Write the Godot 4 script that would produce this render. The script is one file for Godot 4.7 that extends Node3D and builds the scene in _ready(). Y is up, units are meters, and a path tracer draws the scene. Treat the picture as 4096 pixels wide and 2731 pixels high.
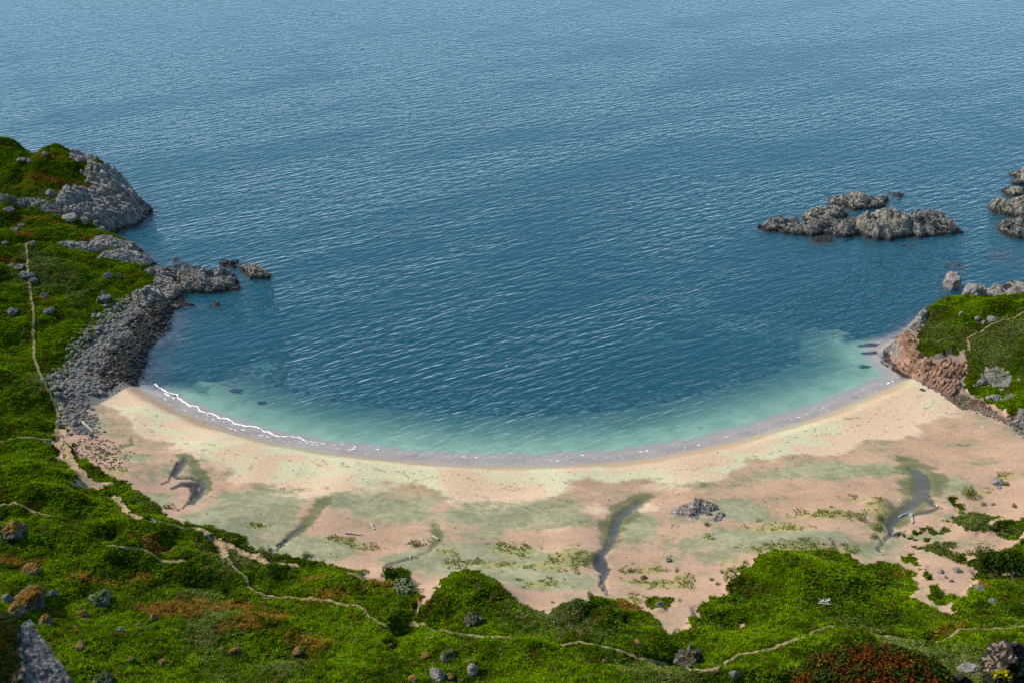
extends Node3D

# A sandy bay between two rocky headlands, seen from a mountainside about 220 m up.
# World axes: x to the right, y up, and the sea lies towards -z. Plans below are given as (x, d) with d = -z, in metres.

const CELL := 3.0
const STEP := 0.75
const CX := 213
const CD := 200
const X0 := -348.0
const D0 := 150.0
const NX := CX * 4
const ND := CD * 4
const FX := X0 - 1.125
const FD := D0 - 1.125
const CAMERA_AT := Vector3(0, 220, 0)

const COAST := [-430, 620, -330, 600, -270, 588, -238, 574, -216, 554, -202, 535, -194, 523, -193, 508, -196, 497, -203, 492, -193, 483, -182, 471, -172, 458, -166, 440, -158, 425, -150, 412, -149, 400, -148, 388, -150, 375, -149, 365, -148, 355, -147.6, 349, -143.1, 344.2, -134.2, 336.8, -123.6, 328.4, -112, 321.2, -97.4, 313.4, -82, 307.4, -65.7, 303, -46.8, 299.1, -26.7, 296.3, -7, 295, 12.7, 295, 34.1, 296.8, 49.6, 299.9, 65.7, 304.8, 82.3, 310.7, 99.8, 318.4, 118.1, 327.5, 138.3, 340.4, 150.8, 348.3, 156.3, 352.2, 154, 358, 152.5, 366, 154, 375, 162, 384, 170, 394, 178, 403, 186, 411, 196, 415, 204, 420, 216, 421, 230, 423, 252, 427, 330, 440, 330, -60, -430, -60]
const FIRST_SAND := 22
const LAST_SAND := 41
const CONTROL := [-300, 578, 9, -270, 574, 7, -245, 564, 8, -350, 585, 10, -420, 600, 10, -225, 552, 8, -330, 566, 20, -290, 562, 19, -260, 558, 18, -420, 560, 44, -350, 552, 38, -300, 547, 33, -276, 545, 31, -245, 543, 29, -225, 541, 24, -212, 536, 17, -200, 527, 8, -300, 500, 24, -260, 500, 17, -232, 502, 13, -215, 505, 9, -204, 508, 7, -300, 470, 24, -260, 470, 19, -235, 476, 13, -212, 484, 6, -195, 474, 4, -300, 430, 28, -250, 432, 19, -220, 440, 11, -195, 450, 6, -178, 450, 3.5, -260, 395, 24, -225, 395, 14, -200, 400, 8, -180, 405, 4.5, -165, 400, 2.6, -157, 385, 1.8, -250, 355, 26, -215, 355, 15, -190, 358, 8.5, -172, 358, 4.6, -160, 352, 2.6, -230, 320, 27, -200, 322, 16, -180, 325, 8.5, -165, 328, 5, -150, 332, 3, -240, 285, 36, -200, 285, 24, -172, 290, 12, -155, 297, 6.5, -140, 305, 4, -125, 310, 2.6, -180, 258, 28, -150, 262, 15, -130, 270, 8, -112, 278, 5, -95, 285, 3.6, -75, 285, 2.6, -200, 225, 46, -160, 225, 32, -120, 232, 16, -95, 248, 8.5, -70, 256, 6, -40, 275, 3, -40, 255, 4.6, 0, 280, 2.4, 0, 260, 4, 0, 247, 5, 40, 280, 2.4, 40, 258, 4.2, 40, 240, 6, 80, 290, 2.6, 80, 262, 4.2, 80, 240, 6.5, 110, 300, 3, 120, 275, 4.6, 115, 250, 6.5, 140, 320, 3, 150, 300, 4.4, 150, 270, 7, 170, 330, 3.4, 185, 310, 5.5, 190, 285, 9, 200, 255, 18, 165, 240, 14, 230, 280, 24, 230, 230, 36, 160, 345, 2.6, 168, 342, 3.5, 180, 340, 6, 200, 335, 12, 240, 325, 26, 172, 355, 6, 178, 365, 11, 190, 360, 14, 215, 355, 20, 165, 374, 6, 172, 384, 8, 186, 385, 14.5, 200, 385, 17, 230, 385, 22, 185, 400, 8, 198, 402, 7, 212, 412, 3.5, 235, 412, 8, 290, 400, 34, 300, 440, 16, 250, 435, 7, 225, 428, 4, -150, 234, 15.4, -100, 234, 7.4, -60, 234, 6.6, -20, 234, 6.6, 20, 234, 6.6, 60, 234, 6.6, 100, 234, 6.6, 140, 234, 8.6, 190, 234, 13.6, -150, 222, 18.2, -100, 222, 10.2, -60, 222, 9.4, -20, 222, 9.4, 20, 222, 9.4, 60, 222, 9.4, 100, 222, 9.4, 140, 222, 11.4, 190, 222, 16.4, -150, 208, 22.2, -100, 208, 14.2, -60, 208, 13.4, -20, 208, 13.4, 20, 208, 13.4, 60, 208, 13.4, 100, 208, 13.4, 140, 208, 15.4, 190, 208, 20.4, -150, 192, 27.4, -100, 192, 19.4, -60, 192, 18.6, -20, 192, 18.6, 20, 192, 18.6, 60, 192, 18.6, 100, 192, 18.6, 140, 192, 20.6, 190, 192, 25.6, -150, 177, 32.8, -100, 177, 24.8, -60, 177, 24, -20, 177, 24, 20, 177, 24, 60, 177, 24, 100, 177, 24, 140, 177, 26, 190, 177, 31, -150, 160, 29.8, -100, 160, 29.8, -60, 160, 29.8, -20, 160, 29.8, 20, 160, 29.8, 60, 160, 29.8, 100, 160, 29.8, 140, 160, 29.8, 190, 160, 29.8, -150, 140, 42.5, -100, 140, 42.5, -60, 140, 42.5, -20, 140, 42.5, 20, 140, 42.5, 60, 140, 42.5, 100, 140, 42.5, 140, 140, 42.5, 190, 140, 42.5, -150, 115, 64.2, -100, 115, 64.2, -60, 115, 64.2, -20, 115, 64.2, 20, 115, 64.2, 60, 115, 64.2, 100, 115, 64.2, 140, 115, 64.2, 190, 115, 64.2, -150, 90, 90.9, -100, 90, 90.9, -60, 90, 90.9, -20, 90, 90.9, 20, 90, 90.9, 60, 90, 90.9, 100, 90, 90.9, 140, 90, 90.9, 190, 90, 90.9, -150, 60, 128.3, -100, 60, 128.3, -60, 60, 128.3, -20, 60, 128.3, 20, 60, 128.3, 60, 60, 128.3, 100, 60, 128.3, 140, 60, 128.3, 190, 60, 128.3, -150, 30, 170.8, -100, 30, 170.8, -60, 30, 170.8, -20, 30, 170.8, 20, 30, 170.8, 60, 30, 170.8, 100, 30, 170.8, 140, 30, 170.8, 190, 30, 170.8, -150, 0, 218, -100, 0, 218, -60, 0, 218, -20, 0, 218, 20, 0, 218, 60, 0, 218, 100, 0, 218, 140, 0, 218, 190, 0, 218, -150, -40, 287.3, -100, -40, 287.3, -60, -40, 287.3, -20, -40, 287.3, 20, -40, 287.3, 60, -40, 287.3, 100, -40, 287.3, 140, -40, 287.3, 190, -40, 287.3]
const KNOLLS := [-107.2, 244.7, 6.3, 12.5, 7.3, -138.6, 256.8, 5.4, 17.6, 5.6, -101.6, 233.6, 4.5, 14, 5.6, -138.2, 237.2, 4.5, 14, 5.6, -50.2, 223.1, 4.5, 11.1, 5.5, -12.9, 217.8, 7.2, 11.5, 8, 20.3, 206.4, 7.2, 10.5, 6.9, 82.9, 225.9, 8.1, 18.7, 11, 84.9, 190, 5.4, 21.9, 5.6, 105.3, 197.3, -4.5, 7.9, 2.3, 60.7, 207.4, -5.4, 5.3, 3.8, 28.8, 203.9, -3.6, 2.9, 2.4, 41.9, 188.9, -5.4, 7.6, 4, -29, 203.8, -6.3, 2.9, 4.3, -30.2, 194.2, -3.6, 1.7, 4.1, -118, 238.5, -4.5, 2.6, 3.4, -89, 224.3, -4, 7.4, 2.2, 88.3, 247.1, 2.7, 17.3, 4.3, 117.6, 266.6, 2.9, 4.2, 3.7, 18.8, 240.9, 1.8, 7.8, 3.8, -36.2, 230.4, 3.6, 3.2, 3.3, 144, 235.3, 4.5, 7.7, 3.4, 148.3, 249.9, 2.7, 8, 2.9, -175.1, 330.6, 3.6, 13, 7.2, -154.7, 267.7, 4.5, 11.1, 7.1, -66.1, 201.5, 3.6, 13.8, 5.1, -101.4, 189.7, 3.6, 13.1, 5.6, 2.6, 189.9, 3.6, 11, 4.8, -52.3, 190.3, -2.7, 6.6, 3.2, 54.7, 177.8, 4.5, 15.7, 3.8, -77.1, 227.4, 2.7, 3.8, 3.7, -68, 231.2, 3.6, 6.3, 4.1]
const SHOALS := [-77.4, 402.3, 4.7, 11.4, -2.6, -51.3, 389.6, 5.2, 3.7, -3, 26.8, 390.8, 3, 11.2, -2.6, 16.9, 372.8, 11.7, 5, -2.7, 83.9, 422.9, 17.8, 21.7, -2.7, 103.7, 402.5, 22.8, 15.2, -2.7, 60.2, 389.1, 13, 10.4, -2.7, 139.9, 441.1, 12.2, 4.1, -3, -101.3, 361.7, 22.8, 15.8, -2.2, -76.2, 640.6, 46.8, 12.1, -2.6, -32.4, 649, 30.6, 8.9, -2.6, -160.9, 623.2, 16.2, 8.6, -3, 242.2, 467.6, 16, 20.5, -0.9, 216.6, 459, 6.3, 4.2, -1, -143.7, 388.3, 7.4, 14.8, -1.2]
const KELP := [-107.1, 345.1, 3.7, 2.9, -95.8, 335.9, 2, 1.6, 148.6, 378.1, 5.1, 2.1, 149.4, 371.7, 5.4, 1.7, -147.5, 369.9, 3.6, 7.5, -147.2, 357, 2.4, 2.7, -137.2, 391.7, 5.6, 5, 142, 361.4, 2.5, 1.3, 239.2, 465.4, 12.8, 18.4, 237.7, 480.6, 6.5, 7.5, 216.6, 459, 5.5, 3.6, -143.3, 377, 4.5, 5.2, -91.9, 349.9, 1.7, 1.3, -76.6, 340.5, 1.3, 1, -138.4, 407.4, 4.8, 6.6, -120.1, 415.5, 5.8, 5.2, -142.2, 441.6, 4.1, 3.1, -187.1, 488.5, 6.6, 3.4, -170.8, 470.3, 8.6, 4.1]
const GREY_MATS := [-44.6, 268.6, 21.2, 9.6, 1.9, 261.4, 26.3, 10.1, -78.8, 270.5, 15.6, 8, -84.1, 257.6, 15, 7.7, -6, 238.8, 29.9, 8.4, -93.8, 253.5, 9.4, 6.5, 109.9, 286.7, 22.1, 5.2, 39.1, 259, 6.9, 8.9, 73.3, 265.3, 8.4, 5.6, 145.1, 275.7, 8.6, 5.8, -62.7, 243.7, 15.8, 5.3, 9.3, 229, 16.4, 6.1, -118.1, 266.1, 8.4, 4.5, -130.9, 292.4, 6, 3.9, 78.9, 248, 21.3, 5.4, -154.3, 329.8, 4.1, 3.2]
const HEATH := [-89.7, 211.4, 12.5, 5.5, -75.6, 211.8, 7.1, 4, -105.5, 236.7, 7.7, 2.7, -120.5, 222.3, 5.5, 1.9, -140.2, 224.6, 7.3, 1.9, -64.9, 206.7, 9.3, 3.9, -53.4, 195.8, 7.8, 3.8, -69.6, 199.2, 6.8, 2.6, -105.3, 226.2, 5, 1.9, -113.2, 221.1, 7.3, 1.5, -124.6, 206.7, 4.6, 2.1, -50.3, 216.8, 7.2, 3, -37.5, 220.9, 7.3, 2.3, -56.5, 225.1, 5, 2.3, -242.5, 533.6, 13.9, 2.9, -245.5, 518.9, 18.3, 2.8, -252.1, 511.9, 11.3, 2.1, -226.6, 477.5, 15, 2.3, -243.9, 479.1, 12.9, 2, -232.5, 460.8, 8.3, 2.6, -207.6, 471.9, 6.4, 2.6, -227, 431.6, 7.9, 3.7, -200.9, 402.6, 3.8, 1.4, 114.3, 199.7, 6.8, 1.8, 116, 231.8, 5.1, 2.7, 31.7, 214.2, 4.2, 4.1, 37.5, 222.4, 3.7, 2.3, 130.6, 221.7, 3.7, 2.6, -26.6, 222.9, 4.9, 1.1, -25.7, 212.9, 2.4, 2.6, 4.7, 217.2, 4.8, 2.2, -1.3, 219.2, 3.6, 1.5, -117.6, 254, 4, 1, -89.8, 238.2, 3.9, 1.2, -223.9, 520, 11.5, 2.1]
const DUNE_GRASS := [18.7, 239.2, 7.8, 3.8, 86.7, 241.8, 17, 3.4, 67.2, 235.5, 6.4, 1.7, 116.5, 264, 3.9, 3.6, 118.7, 255.2, 1.6, 2.2, -28.7, 247, 1.9, 2.1, -19.2, 243.5, 4.6, 2.1, -45.9, 246.1, 4, 1.3, 0.5, 244.7, 7.9, 2.6, 59.3, 248.9, 1.9, 1.3, 61.3, 256.1, 1.1, 1.1, -79.6, 255.1, 3.4, 2.2, 151.1, 269.1, 5.6, 1.8, 163.7, 279.6, 4.3, 1.4, 48.2, 227.9, 4.4, 3.6, 39.1, 234.7, 7.7, 2.1, 40.7, 227.6, 10, 2.8, -61.6, 237.7, 5.2, 1.7, 9.3, 226.6, 7.5, 2, 34.5, 217.4, 7.3, 2, -52.9, 248.5, 5.3, 1.7, -5.9, 236.3, 15.5, 2.1, 99.9, 261.1, 12.4, 3.1, 82.2, 255.1, 10.9, 3.1, 109.8, 271.2, 5.7, 1.4, 143.2, 256.2, 8.1, 2.2, 143.4, 231.6, 5.1, 1.6, -140.2, 293.4, 4.5, 1.9, -131.5, 281.8, 4.4, 2.3, 16, 235.7, 11.6, 2.1]
const TURF := [
	[-430, 620, -330, 600, -270, 590, -238, 578, -216, 558, -202, 538, -193, 523, -192, 508, -203, 490, -190, 481, -180, 470, -168, 455, -160, 436, -157, 422, -150.4, 413.2, -168.5, 411, -167.2, 400.3, -172.9, 389.6, -172.5, 370.7, -172.1, 357.1, -173.4, 346.7, -170.7, 330.7, -165.6, 320.9, -159.1, 308.8, -154.7, 300.9, -146.4, 290.5, -137.5, 280.8, -133, 279.1, -123.3, 271.4, -114.4, 266, -110.2, 259.4, -107.8, 254.4, -103.5, 251.8, -96.5, 250.3, -87.4, 248.6, -80.8, 245.8, -78, 242.2, -73.3, 241.5, -69.6, 239.9, -63.3, 237.8, -54, 236.1, -46.7, 230.3, -42.6, 231.4, -36.1, 224.5, -35.6, 229.3, -32, 233, -30.4, 228.6, -27.1, 221.3, -22.9, 222.5, -20.9, 225.6, -16, 232.1, -10.5, 231.6, -4.6, 222.9, -1.9, 216.2, 4.7, 212.9, 9.2, 205.4, 14.1, 207.5, 19, 207.4, 25.7, 215.8, 31.5, 217.9, 36.1, 210.8, 38.7, 203.8, 39.8, 199.2, 41.6, 198, 46.7, 203.1, 49.8, 210.9, 48.9, 213.6, 55.7, 219, 60.7, 220, 60.3, 223.6, 64.8, 228.1, 70.1, 234.7, 77.1, 239.3, 87.1, 239.7, 97.2, 239.7, 100.4, 237.3, 102.5, 232.9, 109.8, 237.1, 115.5, 233.3, 115.2, 226.3, 112.4, 217.7, 114.3, 212.8, 117.1, 206.8, 120.6, 210.4, 120.7, 214, 125.5, 217, 131.5, 224, 134.1, 232, 131.6, 235.6, 138.3, 235.9, 143.1, 235.3, 152.7, 241.8, 158.6, 241.9, 330, 200, 330, 60, -430, 60],
	[180.3, 404.1, 192.6, 415.9, 225.6, 411.4, 229.4, 409.6, 183.6, 302.5, 181.2, 305.6, 180.1, 309.4, 179.3, 320.3, 176.3, 329.6, 173.1, 332.6, 172.6, 338.8, 175.6, 345.2, 177.7, 351.2, 176.9, 357.1, 172.4, 359.2, 168.8, 356.5, 163.4, 357.4, 161.7, 361.3, 165.5, 373, 177.5, 398.6],
	[139.3, 258.5, 141.3, 259.8, 145.6, 260.2, 148.1, 257.5, 151.5, 256.4, 147, 249.7, 144.9, 250.4, 143.4, 249.1, 146.2, 247.8, 147.5, 248.6, 150.9, 248.6, 156.6, 251.3, 152.8, 241.9, 150.2, 243.7, 146.8, 245.7, 143.5, 245.9, 139.7, 247.3, 138.3, 250.4, 138.1, 255.1],
	[122.1, 252.3, 126.9, 252.3, 131.4, 250.4, 132.9, 249.7, 132, 249, 128.6, 249.2, 124.6, 250.6],
	[117.1, 249.3, 120.1, 250.4, 123.1, 248.8, 123.7, 248.1, 128.3, 247.8, 127.4, 245.8, 124.8, 246.1, 123.2, 247.6],
	[127, 244.7, 129.2, 244.2, 133.7, 243.8, 133.7, 242.4, 130.7, 241.5, 130, 239, 125.5, 239.7, 125, 242, 120.8, 243.5, 123.4, 244.3],
	[141.3, 268.2, 143.3, 266.6, 142.9, 262.2, 141.7, 260.9, 140.9, 263.2, 140.2, 265.1],
	[115.4, 240.6, 120.2, 238.8, 120.9, 232.5, 119.3, 226.3, 115.9, 226.1, 119.9, 232.7],
	[126.9, 244.6, 129.9, 241.2, 133.7, 238.9, 133.4, 234.2, 129.2, 235.2, 126, 239],
	[117.6, 221.7, 120.5, 222.7, 120, 218.6, 122.6, 216.9, 120.7, 213, 117.4, 213.6, 116.6, 217.1],
	[123.2, 214.1, 126.1, 218.1, 125.4, 213.2],
	[120.1, 209, 124.9, 210.5, 124.8, 207.1, 121.4, 204.7],
	[37.8, 218, 41, 219.5, 45.1, 217.2, 43.8, 213.5, 40.1, 211.2, 37.5, 213.3],
	[186, 312, 330, 300, 330, 436, 252, 424, 230, 420, 206, 410, 196, 380, 192, 345],
	[186, 312, 188, 285, 182, 262, 172, 240, 330, 200, 330, 305],
]
const BARE := [
	[-162.1, 306.1, -160.9, 308.5, -158.9, 306.4, -155.4, 301.6, -148.8, 293.4, -146.7, 290.5, -147, 288.2, -151.9, 295, -154.5, 298, -156.8, 298.7, -153.3, 291.4, -150.8, 287.2, -144.2, 278.7, -141.3, 277.7, -136.4, 275, -136, 272.5, -132, 274.6, -131.2, 273.9, -134.1, 269.7, -133.5, 268.6, -136.4, 268.6, -138.6, 269.3, -140.3, 267.2, -140.2, 270.8, -141.3, 275.3, -144.9, 278.1, -150.9, 285, -155.7, 290.5, -158.6, 295.5, -162.5, 295.6, -163.5, 297, -158.3, 298.5, -160, 303.2],
	[-129.3, 267.1, -125.1, 264.7, -121.4, 258.1, -113.9, 246.6, -111.5, 244.5, -106.7, 246.2, -106, 245.3, -110.6, 244.1, -113.1, 244.7, -119.8, 255.4, -124.8, 261.9],
	[-96.1, 248.8, -93.3, 245.4, -88.4, 244.4, -88.3, 242.5, -84.8, 241.1, -77.1, 238.1, -66.8, 232.8, -65.6, 230.7, -76.4, 235.2, -81.9, 238.7, -85.8, 240.3, -84.3, 236, -87.3, 240, -90.9, 243.7],
	[-53.4, 235.3, -51.4, 235.1, -46.8, 225, -43.2, 230.2, -37, 227.1, -36.6, 223.3, -41.8, 223.3, -45.4, 222.7, -49.1, 230.8],
	[-28.4, 231.9, -20.7, 232.3, -20.5, 220.4, -21.4, 216.8, -26, 209.2, -27.4, 209, -24.8, 217.7, -27.6, 223],
	[-25, 198.5, -21.8, 198, -19.7, 201.4, -18.9, 200.4, -21.4, 197.2, -24.5, 197.4],
	[60, 208.5, 62.3, 209.7, 64, 209.4, 63.5, 208.1, 61.4, 208.2],
	[139.4, 230.7, 141.8, 230, 146.3, 231.3, 144.7, 228, 142.1, 228.2, 141.4, 229.2],
]
const STREAMS := [
	[-112.3, 293, 1.5, -112.6, 289.7, 2.4, -112.8, 286.2, 2.1, -113.3, 283.2, 1.3, -112.3, 281.1, 0.9, -107.5, 281.6, 1.2, -103.6, 280.1, 1.5, -102.2, 276.7, 1.4, -102, 271.9, 1.3, -102.8, 265.9, 0.8],
	[42.1, 271.3, 2.3, 38.5, 267, 2.8, 34.6, 262.9, 3.1, 32.6, 257.6, 2.7, 31.5, 251.6, 2.4, 29.4, 245.4, 1.9, 26.3, 240.1, 1.8, 26.3, 236.1, 3.9, 27.4, 233.4, 1.8, 26.2, 228.2, 0.8, 27.1, 221.9, 0.5],
	[135.6, 286, 2.9, 136.9, 281.2, 4.9, 135.3, 275.7, 5.2, 132.2, 269.8, 4.2, 127.4, 264.8, 2.5, 121.7, 259.5, 2.5, 118.1, 255, 1.9, 117.3, 250.8, 1.1, 112.6, 246.3, 0.5, 110.4, 242.5, 0.4],
	[126.8, 260.8, 1.1, 131.7, 261.6, 1.7, 136.2, 263.4, 0.8],
	[134.1, 269.8, 1.1, 135, 265.1, 1.3, 137.3, 262.8, 0.4],
	[-64.8, 255.8, 0.8, -68, 252.2, 1.3, -69.5, 248.2, 1.3, -70.8, 245, 1.1],
	[-28.1, 239.7, 0.4, -32.6, 238.5, 0.8, -37, 235.4, 1],
]
const DAMP := [
	[-61.4, 268.7, 3.7, -63.3, 259.1, 3.3, -65.8, 253.7, 2.2, -69.5, 248.2, 1.9],
	[-24, 256.7, 2.7, -22.8, 248.3, 1.9, -25.1, 242.8, 1.1, -31.9, 238.5, 0.8],
	[-135.8, 307.3, 0.6, -134.1, 301.8, 1.5, -136.6, 300.2, 2.1],
	[-113.9, 294.4, 3.6, -109.6, 290.5, 3, -100.8, 279.1, 2.3],
	[43.6, 274, 4, 37, 265.7, 6.2, 31.3, 256.4, 5.5, 29.8, 246.6, 4],
	[134.4, 290.2, 4.5, 137, 281.7, 10.2, 134.9, 274.6, 9.1, 129.2, 265.8, 5.6, 119.1, 256.3, 5.4],
	[-103.8, 279.8, 1.5, -100.5, 275.1, 2.6, -103.4, 267.8, 2.2],
]
const PEAT := [
	[-112.2, 275.1, 1.1, -109.3, 277.6, 2.6, -105.5, 277.3, 3.5, -104.1, 273.4, 2.3, -104, 267.9, 1.1, -104.6, 262.7, 0.8, -105.6, 260.6, 0.7],
	[-114.5, 289.6, 0.7, -114.5, 283.9, 0.9, -114.4, 279.1, 1.2, -115.8, 277.3, 0.9],
	[-68.9, 250, 0.8, -70, 247.8, 1.1, -70.9, 245.4, 1.3, -70.9, 243.1, 1.1],
	[-36.2, 236.8, 0.8, -36.2, 230.5, 1, -37.1, 229.7, 0.8],
	[29.2, 243.7, 0.8, 26.3, 239.6, 1.8, 26.5, 235.8, 3.9, 28.2, 234.2, 1.8, 26.4, 230.5, 1.8, 25.2, 225.8, 0.7, 26.8, 221, 0.5],
	[124.9, 261.5, 1.1, 120.6, 258.5, 1.6, 117.7, 254.6, 1.4, 117.4, 251.2, 1.9, 118, 249.5, 1.1],
	[135.3, 272.5, 0.4, 135.1, 265.1, 0.6, 136.7, 263.3, 0.4],
	[113.3, 246.8, 0.8, 110.5, 243, 0.8, 111.3, 240.3, 0.5],
]
const PATHS := [
	[-229.5, 452.7, -220.4, 430.7, -213.4, 414.7, -207.5, 401.5, -199.4, 384, -194.8, 370.9, -189.1, 357.6, -184.6, 348.3, -172.4, 328.3, -168.6, 323.7, -164.1, 314.6, -161.6, 306.6, -159.1, 302.4],
	[-174.3, 292.8, -167.7, 294.4, -162.5, 298.4, -160, 298.6],
	[-106.1, 245.5, -102.6, 247.6, -98.9, 247.9, -95.9, 248],
	[-69.5, 218.1, -64.2, 219.4, -60.6, 218.4, -54.2, 216, -49.5, 214, -45.2, 212.3, -42.5, 211.5, -40, 209.4, -38.2, 206.7, -35.8, 204.8, -33.6, 203.6, -32.2, 202.8],
	[-85.2, 238.1, -83.6, 234.8, -78.8, 228.4, -75.9, 225.8, -74.8, 223.3, -73.4, 221.9, -69.2, 220.1, -61.4, 218.5, -55.4, 216.9],
	[-27.5, 207, -25.4, 205.7, -22.7, 204.2, -19.4, 202.4, -15.3, 199, -9.4, 197.8, -4.2, 196.4, 2.7, 195.7, 5.4, 194.5, 7.3, 192.2, 9.3, 191.6, 12.9, 193.1],
	[3.3, 194.9, 7, 193.4, 9.7, 192, 14.8, 193.5, 20.2, 192.4, 23.5, 191.2, 26.8, 190.4, 31.6, 188.5, 36.9, 189.4, 40.4, 189.7, 42.9, 178.4, 47.3, 176.8, 48.9, 177.2, 52.9, 185.6, 56.2, 186.9, 62.1, 187.2, 66.3, 188.9, 72.5, 190.4, 79, 199.3, 82.3, 201, 85.7, 201.4],
	[80.5, 200.4, 83.6, 201.4, 88.9, 200.8, 95.5, 199.5, 99.2, 199.8, 102.6, 199.1, 102.2, 191.6, 110.5, 198, 113.4, 197.2, 115.1, 198.3, 117.2, 199.6, 120.7, 199.3, 125.4, 198.6, 128.2, 197.2, 132.3, 197.5],
	[-117.1, 232.7, -114.3, 232.3, -111.1, 232.7, -107.9, 234.1, -105.2, 233.7, -102.7, 232.7, -98.4, 231.9, -94.5, 231.5],
	[181.5, 362.9, 181.2, 360.6, 180.8, 358.5, 180.1, 356.5],
	[181.7, 363.9, 186, 366.3, 193, 369.7, 199.5, 371.7, 203, 373.5, 208.8, 376.7],
	[-155.1, 250.5, -151.4, 251.2, -147, 250.1, -142.4, 248.2, -139, 247.4],
	[-159.8, 303.4, -156.6, 298, -152.6, 292.3, -146.9, 283.3, -141.4, 275.3, -137.3, 272.2, -132.3, 269.2],
	[-159.7, 298.5, -156.1, 295.9, -153.1, 292.8],
	[-128.1, 266.6, -122.8, 259.5, -118.8, 253.6, -113.7, 246.4, -110.7, 244.9],
	[-95.7, 247.5, -91.8, 245, -87.8, 242.8, -85.6, 237.9, -83.8, 234.6],
	[-87.8, 242.8, -82, 240.1, -75.6, 237.4, -67.9, 232.2, -62.8, 234.2],
]
const BOULDER_BED := [-169.3, 415.9, -159.4, 412, -147.3, 413.3, -144.3, 415.6, -148.4, 404.3, -144.5, 397.3, -146.8, 387.8, -151.2, 381, -151, 370.7, -148.9, 363.7, -149, 356.3, -147.5, 348.6, -154, 340.9, -154.2, 334.8, -159.2, 333.6, -161.4, 330.4, -157.6, 322.6, -151.1, 314.1, -148.6, 306.6, -153.7, 304.3, -161.8, 313.8, -165.5, 323.7, -169.3, 329.6, -175.5, 338.6, -178.6, 344.7, -174.1, 348.8, -175.7, 355.8, -176.4, 365.4, -176.1, 375.3, -175.7, 390.3, -179.7, 396.5, -172.9, 406]
const SHINGLE_BED := [-155.5, 307.6, -148.3, 307.5, -147.2, 305.9, -140.7, 301.7, -135.2, 297, -130.9, 289.9, -130.2, 282.4, -134.2, 283.9, -142, 288.2, -146.9, 291, -152.4, 299.1]
const CLIFF_BED := [150.4, 366.4, 154.5, 375, 159.1, 378.1, 164.9, 386.6, 171.8, 392.9, 180.4, 402.9, 172.3, 383.2, 166, 372.9, 162.1, 361.1, 163.2, 356.7, 170.1, 355.9, 173, 358.3, 177.1, 357, 177.8, 351.1, 175.2, 343.9, 172.6, 338.2, 173.1, 332.6, 176.3, 329.6, 179.3, 320.3, 180.1, 309.4, 178.8, 309.4, 176.4, 317.6, 173.1, 324.6, 166.8, 329.7, 162.5, 337, 158.3, 342.7, 155.8, 352.6, 152.8, 357.7]
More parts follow.
